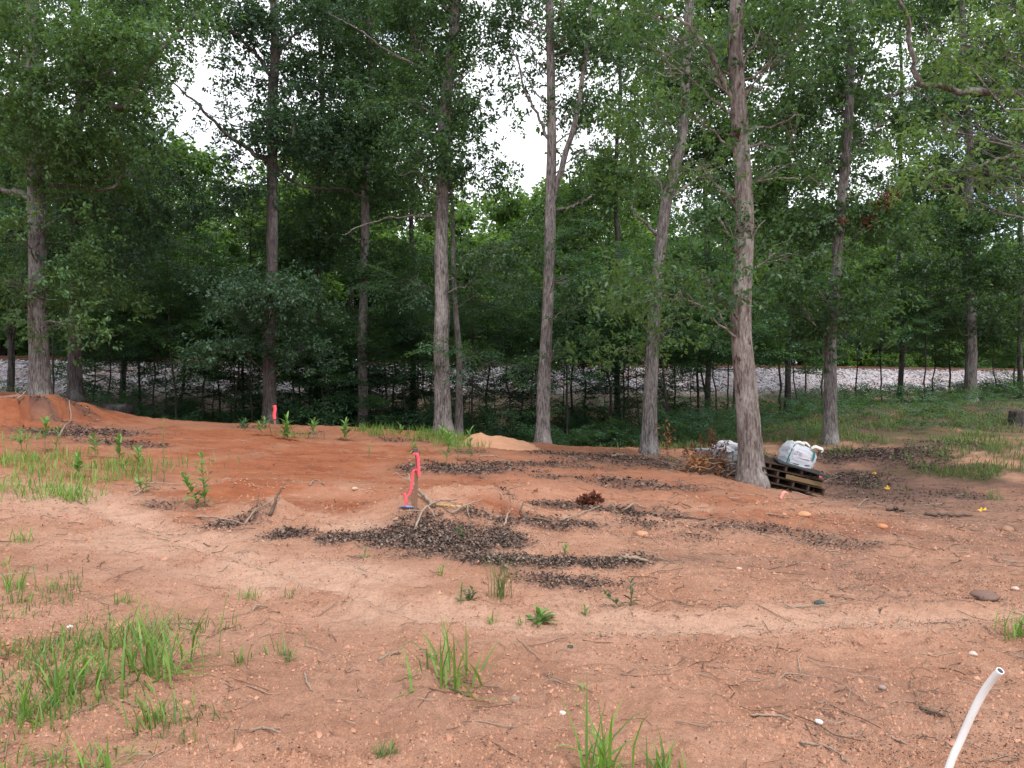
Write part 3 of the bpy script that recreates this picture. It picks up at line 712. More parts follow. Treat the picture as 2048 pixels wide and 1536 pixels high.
T[9] = big_tree('oak_tree', 'nearest large pale trunk with peeling bark beside the tilted pallets', gb(1505, 962, 13.4),
    [(1506, 965), (1498, 800), (1490, 650), (1484, 500), (1484, 380), (1478, 240), (1472, 120), (1468, 0), (1464, -200), (1460, -520)], 13.4, .37,
    [([(1470, 225), (1440, 150), (1415, 95), (1370, 45), (1310, 27)], .055, -.4), ([(1492, 195), (1520, 175), (1560, 158), (1600, 140)], .022, .3), ([(1494, 305), (1515, 290), (1550, 295), (1590, 305)], .03, .2), ([(1466, 405), (1455, 388), (1435, 378)], .03, -.3), ([(1495, 370), (1580, 355), (1640, 365), (1690, 392), (1740, 385)], .016, .3), ([(1475, 290), (1465, 275), (1455, 268)], .018, -.2)],
    [(1380, 60, 70, 45, -.2, .8), (1330, 110, 60, 50, -.3, .7), (1430, 150, 45, 60, -.5, .7), (1390, 230, 60, 45, -.2, .8), (1520, 60, 80, 45, -.3, .9), (1610, 70, 80, 50, 0, .9), (1560, 110, 60, 30, -.3, .6), (1600, 230, 70, 50, .3, .8), (1400, 330, 70, 40, .2, .6), (1560, 330, 60, 30, .3, .7), (1440, 440, 40, 40, -.4, .5),
     (1400, 545, 70, 30, -.6, .9), (1360, 580, 50, 25, -.6, .8), (1530, 440, 50, 30, -.3, .6), (1560, 500, 60, 35, .3, .6), (1455, 600, 40, 22, -.5, .8),
     (1450, -90, 240, 100, 0, .8), (1500, -300, 280, 150, 0, .6), (1650, -120, 120, 90, 0, .8)], M['bark_peel'], M['oak_leaf'], OAKS, 'tall oaks along the edge of the clearing', sz=.85, seg=44, rings=260)
T[10] = big_tree('oak_tree', 'slim grey trunk leaning right behind the white bulk bag', gb(1659, 886, 19.0),
    [(1659, 886), (1664, 720), (1670, 560), (1680, 430), (1690, 320), (1696, 200), (1700, 80), (1704, -100), (1710, -360)], 19.0, .30,
    [([(1672, 520), (1640, 508), (1610, 515)], .02, -.3), ([(1686, 380), (1650, 340), (1600, 330)], .025, .3), ([(1692, 300), (1730, 270), (1780, 240)], .03, .4)],
    [(1690, 80, 90, 60, 0, .9), (1640, 160, 60, 60, 0, .9), (1740, 140, 70, 60, .3, .9), (1690, 220, 80, 50, 0, .9), (1770, 230, 60, 50, .4, .7), (1630, 290, 60, 40, .3, .7), (1700, 300, 40, 30, -.3, .6), (1650, 440, 80, 50, .5, .8), (1740, 440, 80, 50, .6, .7), (1650, 580, 80, 30, -.5, .9), (1600, 610, 50, 25, -.3, .8), (1700, 620, 70, 25, -.2, .8), (1690, 660, 60, 20, 0, .6), (1700, -100, 200, 100, 0, .8)], M['bark_oak'], M['oak_leaf'], OAK, 'tall oaks along the edge of the clearing')
T[11] = big_tree('oak_tree', 'straight brown trunk standing at the far right before the railway', gb(1940, 802, 31.5),
    [(1940, 802), (1941, 700), (1942, 580), (1940, 450), (1936, 300), (1930, 120), (1925, -60), (1930, -300)], 31.5, .42,
    [([(1940, 500), (1900, 470), (1860, 460)], .05, -.5), ([(1940, 585), (1890, 580), (1850, 600)], .04, -.5), ([(1942, 520), (1960, 470), (1990, 450)], .05, 0), ([(1942, 575), (1980, 590), (2030, 570)], .04, .3)],
    [(1930, 340, 110, 60, 0, .8), (1880, 440, 90, 50, -.5, .8), (1990, 430, 80, 50, .3, .8), (1900, 540, 100, 40, -.6, .8), (2000, 540, 70, 40, 0, .8), (1860, 620, 80, 35, -.6, .7), (1980, 640, 70, 35, .5, .7), (1930, 220, 130, 70, 0, .7), (1900, 100, 120, 70, 0, .6), (2010, 150, 80, 80, 0, .7), (1920, -50, 180, 90, 0, .7)], M['bark_oak'], M['oak_leaf'], OAK, 'tall oaks along the edge of the clearing', sz=1.2)
T[12] = big_tree('oak_tree', 'dark slim trunk in shade between the flagged oak and the slender grey trunk', gb(637, 835, 29.0),
    [(637, 845), (636, 700), (635, 560), (636, 430), (640, 340), (645, 180), (640, 0), (650, -200)], 29.0, .28, [],
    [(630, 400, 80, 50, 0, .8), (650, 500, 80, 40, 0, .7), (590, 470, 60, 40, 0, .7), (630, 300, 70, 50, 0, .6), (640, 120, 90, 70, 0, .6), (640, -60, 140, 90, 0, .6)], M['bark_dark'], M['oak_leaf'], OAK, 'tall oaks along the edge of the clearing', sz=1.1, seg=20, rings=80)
T[13] = big_tree('oak_tree', 'oak limb and yellow green foliage reaching in from beyond the right edge', gb(2330, 900, 12.5),
    [(2330, 960), (2320, 700), (2310, 450), (2290, 200), (2280, 0), (2270, -300), (2270, -600)], 12.5, .5,
    [([(2290, 215), (2180, 195), (2040, 188), (1930, 182), (1870, 170), (1835, 165), (1822, 100), (1815, 40), (1790, -20)], .075, -1.2), ([(1850, 168), (1800, 185), (1770, 195)], .03, -.2), ([(2290, 350), (2150, 300), (2000, 320), (1930, 340)], .05, -1.5)],
    [(1960, 70, 100, 50, -.8, .9), (2010, 130, 70, 40, -1, .9), (1880, 110, 50, 40, -1, .6), (1850, 50, 50, 40, -.8, .7), (1950, 250, 90, 30, -1, .9), (1880, 235, 50, 26, -1, .7), (1930, 330, 80, 30, -1.4, .8), (2020, 300, 60, 40, -1.2, .8), (1990, 0, 90, 40, -1, .9), (1870, 380, 60, 20, -1.4, .6), (2020, 390, 50, 30, -1.4, .6), (1800, 175, 26, 18, -.4, .5),
     (2250, 100, 200, 150, 0, .7), (2250, -200, 260, 160, 0, .7), (2150, 350, 120, 80, -.5, .7), (2000, -120, 150, 70, -.5, .7)], M['bark_oak'], M['oak_leaf_light'], OAKS, 'tall oaks along the edge of the clearing', sz=.75)
def auto_lobes(cx, w_, py0, py1, n, rx, ry):
    return [(cx + rng.uniform(-w_, w_) * (1 - .3 * abs(q / n - .5)), py0 + (py1 - py0) * (q + rng.random()) / n, rx * rng.uniform(.7, 1.3), ry * rng.uniform(.7, 1.3), rng.uniform(-1.2, 1.2), .8) for q in range(n)]
for px_, Y_, lab_, pt_ in ((245, 31, 'slim rear oak filling the gap right of the red bank', 330), (700, 32.5, 'slim rear oak behind the slender grey trunk', 40), (825, 31.5, 'slim rear oak just left of the thickest trunk', 60), (1235, 32, 'slim rear oak between the forked and the right leaning trunk', 180), (1415, 33, 'slim rear oak left of the nearest trunk', 120), (1575, 31, 'slim rear oak right of the nearest trunk behind', 200), (1800, 37, 'slim rear oak left of the far right trunk', 190), (2040, 36, 'slim rear oak at the right edge', 120), (20, 29, 'slim rear oak at the left edge', 60)):
    big_tree('slim_oak_tree', lab_, gb(px_, 820, Y_), [(px_, 820), (px_ + 3, 600), (px_ - 4, 400), (px_ + 5, 200), (px_, 0), (px_, -220)], Y_, .24, [],
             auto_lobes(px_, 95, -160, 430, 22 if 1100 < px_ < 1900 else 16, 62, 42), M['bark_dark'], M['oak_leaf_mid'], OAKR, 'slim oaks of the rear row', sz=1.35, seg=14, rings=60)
# rusty dead leaves hanging in the crown behind the bag
acc = Acc()
b0 = np.array(T[10].location)
for (px, py, rx, ry) in ((1770, 405, 26, 22), (1745, 440, 22, 16), (1790, 385, 18, 10), (1683, 443, 8, 10)):
    n = int(rx * ry * .35)
    p = P(px, py, 18.6) - b0 + rdir(n) * np.array([rx, 26, ry]) * 18.6 / F * (rng.random((n, 1)) ** .5)
    V, Fc = leaves(p, rdir(n), rdir(n), rng.uniform(.07, .13, n), rng.uniform(.04, .06, n)); acc.add(V, Fc, np.repeat(rng.random(n), 4))
M['rust_leaf'] = leaf_mat('rust_leaf', (0.09, 0.028, 0.018), (0.20, 0.07, 0.04), (0.2, 0.06, 0.03), .25, .7)
o = obj('dead_leaves', acc.mesh('dead_leaves'), M['rust_leaf'], T[10]); o['label'] = 'cluster of rusty brown dead leaves'

# ------------------------------------------------------------------ saplings of the understorey
def sapling_mesh(h, nb, kit, lo=.35, sz=1.0, lean=.05):
    tr = Acc(); cr = Acc()
    top = np.array([rng.normal(0, lean) * h, rng.normal(0, lean) * h, h])
    path = wander(np.array([0, 0, -.3]), top, 16, .022)
    V, Qd = tube(path, np.linspace(.045, .012, 16) * (h / 6) ** .5, 7); tr.add(V, Qd)
    for k in range(nb):
        f = lo + (1 - lo) * (k + rng.random()) / nb
        i = int(f * 15); s = path[i]
        L = (1.9 - 1.1 * f) * rng.uniform(.7, 1.2) * (h / 6) ** .4
        a = k * 2.4 + rng.normal(0, .4)
        e = s + np.array([math.cos(a) * L, math.sin(a) * L, L * rng.uniform(.05, .4)])
        bp = wander(s, e, 7, .06); V, Qd = tube(bp, np.linspace(.018, .006, 7), 4); tr.add(V, Qd)
        m_ = max(5, int(L * 10))
        q = bp[rng.integers(2, 7, m_)] + rng.normal(0, .16, (m_, 3)) * np.array([1, 1, .5])
        assemble(cr, kit, q, a + rng.normal(0, .9, m_), rng.normal(.05, .2, m_), rng.normal(0, .25, m_), rng.uniform(.7, 1.1, m_) * sz)
    return tr.mesh('trunk', True), cr.mesh('crown')
SAP = [sapling_mesh(6.5, 16, FLAT, .46), sapling_mesh(7, 16, FLAT, .5), sapling_mesh(8.5, 18, FLAT, .44), sapling_mesh(9.5, 18, OAK, .46, .9), sapling_mesh(4.6, 13, FLAT, .5), sapling_mesh(6.5, 13, OAK, .45, .8), sapling_mesh(4.4, 16, FLAT, .16), sapling_mesh(3.2, 14, FLAT, .12)]
GAPS = [(-400, 80, 'left of the thick oak on the red bank'), (80, 150, 'between the two trunks on the red bank'), (150, 345, 'just right of the two trunks on the red bank'), (345, 540, 'left of the dark oak with the flagged stake'), (540, 637, 'right of the dark oak with the flagged stake'), (637, 725, 'left of the slender grey trunk'), (725, 887, 'between the slender and the thickest central trunk'),
        (887, 1085, 'between the thickest central and the forked trunk'), (1085, 1297, 'between the forked and the right leaning trunk'), (1297, 1505, 'between the right leaning and the nearest trunk'), (1505, 1659, 'behind the pallets'), (1659, 1940, 'in front of the pale ballast at right'), (1940, 2600, 'right of the far right trunk')]
ORD = ['first', 'second', 'third', 'fourth', 'fifth', 'sixth', 'seventh', 'eighth', 'ninth', 'tenth', 'eleventh', 'twelfth', 'thirteenth', 'fourteenth', 'fifteenth', 'sixteenth', 'seventeenth', 'eighteenth', 'nineteenth', 'twentieth']
SP = [(478, 28, 6), (515, 30, 7), (575, 27, 7), (612, 29, 6), (655, 26.8, 7), (672, 30.5, 6), (705, 28.5, 7), (748, 27, 6), (782, 29.5, 7), (815, 27, 6), (842, 31, 7), (862, 28.5, 6), (935, 29, 7), (1000, 29.5, 7), (1115, 29, 7), (1200, 29.5, 7), (1285, 30, 7), (180, 28, 7), (330, 30, 7), (420, 29, 7), (1375, 30, 7), (-60, 27, 3), (30, 28, 2), (112, 25.5, 0), (215, 27, 4), (240, 30, 0), (285, 29, 2), (312, 28, 0), (350, 26.5, 1), (362, 31, 3), (405, 27.2, 5), (440, 30, 0), (470, 26.5, 1), (492, 28.5, 2), (505, 26, 4), (590, 27, 0), (600, 31, 1), (665, 28, 4), (690, 31, 0), (775, 27.5, 1), (790, 30, 2), (835, 28, 0), (855, 32, 3),
      (950, 27, 0), (972, 30, 2), (1020, 28, 1), (1041, 31, 0), (1066, 27.5, 4), (1140, 27, 0), (1147, 30, 2), (1170, 32, 1), (1221, 28, 1), (1243, 31, 0), (1262, 27, 4), (1332, 26, 1), (1345, 31, 0), (1400, 29, 2), (1412, 33, 3), (1432, 28, 1), (1452, 34, 0), (1465, 27, 4), (1560, 30, 1), (1592, 27, 4), (1611, 33, 0), (1645, 29, 1),
      (1710, 35, 5), (1765, 37, 0), (1850, 31, 1), (1868, 34, 4), (1904, 36, 0), (1990, 34, 4), (2030, 37, 1), (2090, 33, 0), (-150, 24, 0), (2180, 30, 2)]
cnt = {}
for (px, Y, k) in sorted(SP):
    gi = next(i for i, g in enumerate(GAPS) if g[0] <= px < g[1]); cnt[gi] = cnt.get(gi, 0) + 1
    lab = '%s thin sapling from the left %s' % (ORD[cnt[gi] - 1], GAPS[gi][2])
    x = gx(px, Y)
    r_ = thing('sapling', lab, 'sapling', (x, Y, h1(x, Y)), (0, 0, rng.uniform(0, 6.28)), 'thin saplings of the understorey', rng.uniform(.8, 1.15))
    obj('trunk', SAP[k][0], M['bark_sapling'], r_); obj('crown', SAP[k][1], M['sapling_leaf'], r_)

# ------------------------------------------------------------------ shrubs and ground cover in the hollow
def bush_mesh(rx, ry, rz, n, kit, sz):
    cr = Acc(); br = Acc()
    d = rdir(n); d[:, 2] = np.abs(d[:, 2]); q = d * (rng.random(n) ** .35)[:, None] * np.array([rx, ry, rz])
    assemble(cr, kit, q, np.arctan2(d[:, 1], d[:, 0]) + rng.normal(0, .6, n), rng.normal(-.1, .4, n), rng.normal(0, .4, n), rng.uniform(.5, 1, n) * sz)
    for k in range(14):
        V, Qd = tube(wander(np.array([rng.normal(0, .1), rng.normal(0, .1), -.15]), q[k], 6, .08), np.linspace(.014, .004, 6), 4); br.add(V, Qd)
    return br.mesh('stems', True), cr.mesh('crown')
BUSH = [bush_mesh(1.1, .9, .9, 70, FLAT, .75), bush_mesh(1.5, 1.0, 1.3, 110, FLAT, .8), bush_mesh(.8, .8, .6, 45, OAKS, .6)]
BL = [(1380, 858, 23.5, 1, 1.0, 'wide dark bush between the right leaning and the nearest trunk'), (1350, 850, 26, 1, 1.0, 'dark bush at the back left of the wide dark bush'), (1440, 850, 26, 0, 1.1, 'dark bush close left of the nearest trunk behind'), (1210, 850, 27, 0, .9, 'low bush in shade right of the forked trunk'),
      (1000, 845, 27.5, 2, 1.0, 'small bush in the dark hollow right of the thickest trunk'), (800, 845, 28, 0, .9, 'low bush in the dark hollow left of the thickest trunk'), (680, 835, 28.5, 2, 1.1, 'small bush in the dark hollow left of the slender trunk'), (420, 830, 28, 2, 1.1, 'small bush in shade left of the dark flagged oak'),
      (240, 800, 26.5, 0, 1.0, 'bush in shade right of the red bank'), (190, 780, 25, 2, 1.2, 'bush beside the slimmer trunk on the red bank'), (330, 815, 27, 0, .9, 'low bush in the middle of the left hollow'), (1570, 820, 27, 1, .8, 'bush behind the white bulk bag'), (1640, 800, 30, 0, 1.0, 'bush at the foot of the slim leaning trunk far behind'), (1700, 800, 33, 2, 1.2, 'small bush at the foot of the pale ballast'),
      (1900, 790, 35, 1, .8, 'bush left of the far right trunk'), (1985, 785, 34, 1, .9, 'bush right of the far right trunk'), (2040, 770, 36, 1, 1.1, 'tall bush at the right edge by the ballast'), (1840, 800, 32, 2, 1.0, 'small green bush under the forked sapling'), (-10, 745, 25, 2, 1.0, 'bush at the left edge before the ballast'), (1100, 850, 29, 1, .8, 'bush deep in shade behind the forked trunk'), (560, 835, 28, 0, .9, 'low bush in shade right of the flagged oak'), (900, 850, 29, 1, .7, 'bush deep in shade behind the thickest trunk')]
BL += [(p_, 850, 26.2 + 5 * ((i_ * .618) % 1), i_ % 3, .75 + .2 * ((i_ * .37) % 1), '%s of the low shaded bushes along the floor of the hollow, counted from the left' % ORD[i_]) for i_, p_ in enumerate(range(360, 1290, 50))]
BL = [(a_, b_, c_, d_, e_ * (1.35 if 450 < a_ < 1300 else 1), f_) for a_, b_, c_, d_, e_, f_ in BL]
for px, py, Y, k, s, lab in BL:
    x = gx(px, Y)
    r_ = thing('bush', lab, 'bush', (x, Y, h1(x, Y)), (0, 0, rng.uniform(0, 6.28)), 'bushes of the understorey', s)
    obj('stems', BUSH[k][0], M['bark_sapling'], r_); obj('crown', BUSH[k][1], M['sapling_leaf'], r_)

# ------------------------------------------------------------------ woodland beyond the track
def forest_mesh(h, rx, n, lo=.25):
    tr = Acc(); cr = Acc()
    path = wander(np.array([0, 0, -.5]), np.array([rng.normal(0, .5), rng.normal(0, .5), h]), 14, .03)
    V, Qd = tube(path, np.linspace(.2, .04, 14), 8); tr.add(V, Qd)
    nb = 26
    for k in range(nb):
        f = lo + (1 - lo) * (k + rng.random()) / nb; s = path[int(f * 13)]
        prof_ = math.sin(math.pi * min(1, (f - lo) / (1 - lo) * .85 + .18))
        L = rx * max(.25, prof_) * rng.uniform(.6, 1.15); a = k * 2.4 + rng.normal(0, .3)
        e = s + np.array([math.cos(a) * L, math.sin(a) * L, L * rng.uniform(.1, .5)])
        V, Qd = tube(wander(s, e, 6, .06), np.linspace(.05, .012, 6), 4); tr.add(V, Qd)
        m_ = n // nb
        q = s + (e - s) * (rng.random((m_, 1)) ** .6) + rng.normal(0, .55, (m_, 3))
        assemble(cr, FARS, q, a + rng.normal(0, .8, m_), rng.normal(.1, .35, m_), rng.normal(0, .35, m_), rng.uniform(.9, 1.5, m_))
    return tr.mesh('trunk', True), cr.mesh('crown')
FOR = [forest_mesh(15, 3.4, 520, .06), forest_mesh(17, 3.8, 560, .12), forest_mesh(13, 3.2, 480, .04), forest_mesh(18, 3.6, 520, .2)]
k = 0
FR = []
for uu_ in np.arange(-44, 74, 3.6):
    FR.append((uu_ + rng.uniform(-1, 1), 6.2 + rng.uniform(-1.2, 1.5), 0))
for uu_ in np.arange(-50, 90, 4.0):
    FR.append((uu_ + rng.uniform(-1, 1), 11.0 + rng.uniform(-1.2, 1.5), 1))
k2 = 0
for i, (u_, s_, row) in enumerate(FR):
    x = u_ * ax[0] + s_ * nx[0]; y_ = RA + u_ * ax[1] + s_ * nx[1]
    pxx = 1024 + x / y_ * F
    if pxx < -350 or pxx > 2500: continue
    if row == 0: k += 1; kn = k
    else: k2 += 1; kn = k2
    r_ = thing('woodland_tree', 'leafy green tree beyond the railway, %s from the left %s' % (ORD[kn - 1] if kn <= 20 else 'twenty ' + ORD[kn - 21], ('along the track', 'in the taller second row')[row]), 'tree', (x, y_, h1(x, y_)), (0, 0, rng.uniform(0, 6.28)), 'leafy trees lining the far side of the railway', (rng.uniform(.8, 1.05), rng.uniform(.8, 1.05), rng.uniform(.66, .95) if row == 0 else rng.uniform(.85, 1.1)))
    kk = int(rng.integers(0, 4))
    obj('trunk', FOR[kk][0], M['bark_sapling'], r_); obj('crown', FOR[kk][1], M['forest_leaf'], r_)
# the mass of the wood behind them
cr = Acc(); n = 3200
uu_ = rng.uniform(-70, 120, n); ss_ = rng.uniform(15, 28, n)
x = uu_ * ax[0] + ss_ * nx[0]; y_ = RA + uu_ * ax[1] + ss_ * nx[1]
top = 11 + 6.5 * fbm(x * .16, y_ * .16, 3) + .15 * ss_
z = 1.5 + (rng.random(n) ** .7) * top
assemble(cr, MASS, np.stack([x, y_, z], 1), rng.uniform(0, 6.28, n), rng.normal(0, .4, n), rng.normal(0, .4, n), rng.uniform(1.5, 2.3, n))
tag(obj('distant_wood', cr.mesh('distant_wood'), M['forest_leaf']), 'dense mass of green woodland filling the view behind the railway trees', 'woodland', None, 'stuff')

# ------------------------------------------------------------------ loose stuff on the ground
def sample_ground(n, y0, y1, pw=1.0, marg=1.12):
    v = rng.random(n); Y = (y0 ** pw + (y1 ** pw - y0 ** pw) * v) ** (1 / pw)
    X = rng.uniform(-1, 1, n) * (.72 * Y * marg + .3)
    return X, Y
def ground_normal(X, Y):
    e = .04; z0 = height(X, Y)
    return norm(np.stack([-(height(X + e, Y) - z0) / e, -(height(X, Y + e) - z0) / e, np.ones_like(X)], -1)), z0

# brown leaf litter
X, Y = sample_ground(400000, 3, 27, .9)
X = np.concatenate([X, rng.uniform(-2.6, 1.6, 42000)]); Y = np.concatenate([Y, rng.uniform(6.6, 9.7, 42000)])
Xn, Yn = sample_ground(120000, 2.7, 8.5, .8)
X = np.concatenate([X, Xn]); Y = np.concatenate([Y, Yn])
pl = ell_world(LITTER, X, Y, .9) ** 1.7; pb = ell_world(BROWN, X, Y, .8); pg = ell_world(GREEN, X, Y); cw = np.interp(X, [-40, -13, -9, -6, -2, 0, 3, 6.5, 11, 40], [24, 25, 23, 25, 25.5, 24, 22, 21, 21, 21])
patch = sstep(.45, .7, fbm(X * 1.3 + 3, Y * 2.2, 4))
pr = np.maximum.reduce([pl * 1.0, pb * .10 * (0.3 + patch), .008 + patch * (.04 + .13 * sstep(-.5, 1.5, X) * (Y < 13)), .35 * sstep(-1, 1, Y - cw), pg * .15])
pr = pr * np.clip(9 / Y, .35, 1.3) ** .5
keep = rng.random(len(X)) < pr
X, Y = X[keep], Y[keep]; nn, Z = ground_normal(X, Y); n = len(X)
d = rdir(n, .35)
lw = ell_world(LITTER, X, Y)
L = rng.uniform(.022, .055, n) * np.clip(Y / 9, .8, 1.5) * (.42 + .58 * np.clip(lw * 1.5, 0, 1))
V, Fc = leaves(np.stack([X, Y, Z + rng.uniform(.003, .03, n)], 1), d, nn + rng.normal(0, .5, (n, 3)), L, L * rng.uniform(.3, .75, n), .3, .15)
tag(obj('leaf_litter', mesh_np('leaf_litter', V, Fc, {'tint': np.repeat(rng.random(n) ** 1.8, 4)}), M['litter']), 'drifts of dry brown fallen leaves and bark chips over the red clay', 'leaf litter', None, 'stuff')

# clay crumbs and pebbles of the near ground
def pyramids(P3, size, hgt):
    n = len(P3); a = rng.uniform(0, 6.28, n)[:, None] + np.arange(4)[None] * 1.5708 + rng.normal(0, .3, (n, 4)); r_ = np.asarray(size)[:, None] * rng.uniform(.6, 1.3, (n, 4))
    V = np.zeros((n, 5, 3)); V[:, :4, 0] = np.cos(a) * r_; V[:, :4, 1] = np.sin(a) * r_; V[:, :4, 2] = -.004
    V[:, 4, 0] = rng.normal(0, .35, n) * size; V[:, 4, 1] = rng.normal(0, .35, n) * size; V[:, 4, 2] = hgt
    V += np.asarray(P3)[:, None, :]
    f = np.array([[0, 1, 4], [1, 2, 4], [2, 3, 4], [3, 0, 4]])
    return V.reshape(-1, 3), (f[None] + 5 * np.arange(n)[:, None, None]).reshape(-1, 3)
X, Y = sample_ground(140000, 2.7, 11, .65)
dn = np.clip(.25 + .95 * sstep(.36, .6, fbm(X * 1.2, Y * 1.6 + 40, 4)), 0, 1) * (1 - .8 * ell_world(PALE, X, Y, .7)) * (1 - .6 * np.clip(ell_world(RED, X, Y, .8), 0, 1))
keep = rng.random(len(X)) < dn * np.clip(1.25 - Y / 13, .3, 1); X, Y = X[keep], Y[keep]; n = len(X); Z = height(X, Y)
sz_c = (.0045 + .0085 * rng.random(n) ** 2) * (1 + 1.4 * (rng.random(n) > .985)) * np.clip(Y / 6, .9, 1.5)
V, Fc = pyramids(np.stack([X, Y, Z], 1), sz_c, sz_c * rng.uniform(.5, 1.1, n))
tag(obj('clay_crumbs', mesh_np('clay_crumbs', V, Fc, {'tint': np.repeat(rng.beta(2.2, 2.2, n), 5)}), M['clod']), 'crumbs of red clay and small pebbles on the bare ground', 'soil', None, 'stuff')
# twigs and straw
acc = Acc()
X, Y = sample_ground(4800, 2.8, 16, .8)
pb = ell_world(BROWN, X, Y, .8) + ell_world(LITTER, X, Y)
keep = rng.random(len(X)) < np.clip(.22 + .7 * pb + .3 * (X > 1), 0, 1)
X, Y = X[keep], Y[keep]
ln = rng.uniform(.04, .28, len(X)) ** 1.0; an = rng.normal(0, .9, len(X))
for x, y_, l_, a in zip(X, Y, ln, an):
    q = np.linspace(-.5, .5, 4)[:, None] * l_ * np.array([[math.cos(a), math.sin(a)]]) + rng.normal(0, .012, (4, 2)) + np.array([x, y_])
    zz = height(q[:, 0], q[:, 1]) + .004 + rng.uniform(0, .012)
    V, Qd = tube(np.column_stack([q, zz]), rng.uniform(.0015, .0042) * min(1.6, max(.8, y_ / 6)), 3, None, False); acc.add(V, Qd, rng.random())
tag(obj('scattered_twigs', acc.mesh('scattered_twigs'), M['twig']), 'fine broken twigs and straw scattered over the clay', 'twigs', None, 'stuff')

# ------------------------------------------------------------------ grass
def blades(base, az, L, W, lean, curl, prof=(.75, 1, .6)):
    """arching blades: 7 vertices, 5 triangles"""
    n = len(base); dirh = np.stack([np.cos(az), np.sin(az), 0 * az], 1); side = np.stack([-np.sin(az), np.cos(az), 0 * az], 1)
    pts = [base]; p = base; a = lean.copy()
    for k in range(3):
        p = p + (dirh * np.sin(a)[:, None] + np.array([0, 0, 1]) * np.cos(a)[:, None]) * (L / 3)[:, None]; pts.append(p); a = a + curl
    V = []
    for k in range(3):
        ww = (W * prof[k] * .5)[:, None]; V += [pts[k] - side * ww, pts[k] + side * ww]
    V.append(pts[3])
    V = np.stack(V, 1)
    f = np.array([[0, 1, 3], [0, 3, 2], [2, 3, 5], [2, 5, 4], [4, 5, 6]])
    return V.reshape(-1, 3), (f[None] + 7 * np.arange(n)[:, None, None]).reshape(-1, 3)
def tuft_mesh(n, L, W, spread, lean=.5, prof=(.75, 1, .6), name='blades'):
    b = np.column_stack([rng.normal(0, spread, n), rng.normal(0, spread, n), np.zeros(n) - .01])
    V, Fc = blades(b, rng.uniform(0, 6.28, n), rng.uniform(.45, 1.1, n) * L, rng.uniform(.7, 1.2, n) * W, np.abs(rng.normal(0, lean, n)), rng.uniform(.05, .55, n), prof)
    return mesh_np(name, V, Fc, {'tint': np.repeat(rng.random(n), 7)})
def grass_patch(lst, nb, y0, y1, L, W, name, label, mat, lean=.35, clump=3.0, thr=(.42, .6)):
    X, Y = sample_ground(nb, y0, y1, .8)
    k = rng.random(len(X)) < ell_world(lst, X, Y, .7) * sstep(thr[0], thr[1], fbm(X * clump, Y * clump + 77, 3))
    X, Y = X[k], Y[k]; n = len(X)
    V, Fc = blades(np.column_stack([X, Y, height(X, Y) - .005]), rng.uniform(0, 6.28, n), rng.uniform(.4, 1.1, n) * L * np.clip(1.5 - Y / 45, .5, 1), rng.uniform(.7, 1.2, n) * W, np.abs(rng.normal(0, lean, n)), rng.uniform(.05, .5, n))
    tag(obj(name, mesh_np(name, V, Fc, {'tint': np.repeat(rng.random(n), 7)}), mat), label, 'grass', None, 'stuff')
grass_patch([(260, 1290, 150, 60, .9), (90, 1340, 140, 70, .9), (60, 1210, 70, 40, .7), (160, 1440, 220, 70, .55), (40, 1120, 60, 30, .8), (60, 1510, 160, 40, .6), (330, 1470, 120, 50, .3), (560, 1310, 60, 16, .3), (140, 1160, 60, 16, .3)], 52000, 2.8, 8.5, .15, .007, 'foreground_grass', 'patchy bright grass on the clay in the left foreground', M['grass'], .8, 3.2, (.46, .66))
grass_patch([(240, 1300, 190, 70, .8), (90, 1370, 160, 80, .8), (60, 1210, 80, 50, .7), (200, 1460, 240, 70, .6), (500, 1330, 140, 30, .25), (330, 1460, 130, 50, .4), (140, 1160, 90, 30, .4)], 70000, 2.8, 8.5, .11, .006, 'straggling_grass', 'thin straggling dull grass between the bright tufts at lower left', M['grass_dull'], 1.1, 2.6, (.42, .62))
grass_patch([(50, 920, 80, 26, 1), (190, 945, 130, 26, .9), (110, 985, 120, 12, .8), (40, 890, 60, 20, .6), (330, 940, 90, 16, .3)], 60000, 9, 18, .26, .010, 'bank_grass', 'soft bright green grass below the bank at the left', M['grass'], .4, 1.6, (.32, .5))
grass_patch([(760, 868, 45, 7, 1), (870, 878, 75, 9, 1), (910, 890, 50, 8, .8), (600, 875, 60, 6, .3)], 60000, 15, 25, .34, .012, 'crest_grass', 'bright green grass along the crest before the thickest trunk', M['grass'], .4, 1.5, (.2, .35))
grass_patch(GREEN, 190000, 13, 45, .26, .020, 'slope_grass', 'green grass and weeds on the shaded slope at right', M['grass_dull'], .5, .9, (.36, .62))
# low leafy ground cover at the wood edge
cr = Acc()
X, Y = sample_ground(11500, 17, 40, 1.0)
cw = np.interp(X, [-40, -13, -9, -6, -2, 0, 3, 6.5, 11, 40], [24.5, 25.5, 23.5, 25.5, 26, 24.5, 21, 19.5, 19.5, 19])
k = (rng.random(len(X)) < sstep(-.3, 2.5, Y - cw) * sstep(.36, .56, fbm(X * .7, Y * .7 + 13, 3)) * .8) & (rail_s(X, Y) < -4.7 - 1.2 * fbm(X * .5, Y * .5 + 3, 2))
X, Y = X[k], Y[k]; n = len(X)
assemble(cr, COVER, np.column_stack([X, Y, np.maximum(height(X, Y), np.interp(rail_s(X, Y), prof[:, 0], prof[:, 1], left=-9)) + rng.uniform(.02, .25, n) + .5 * rng.random(n) * (cw[k] + 2 < Y)]), rng.uniform(0, 6.28, n), rng.normal(-.3, .3, n), rng.normal(0, .3, n), rng.uniform(.35, .7, n))
tag(obj('ground_cover', cr.mesh('ground_cover'), M['sapling_leaf']), 'low leafy ground cover in the shade under the trees', 'ground cover', None, 'stuff')

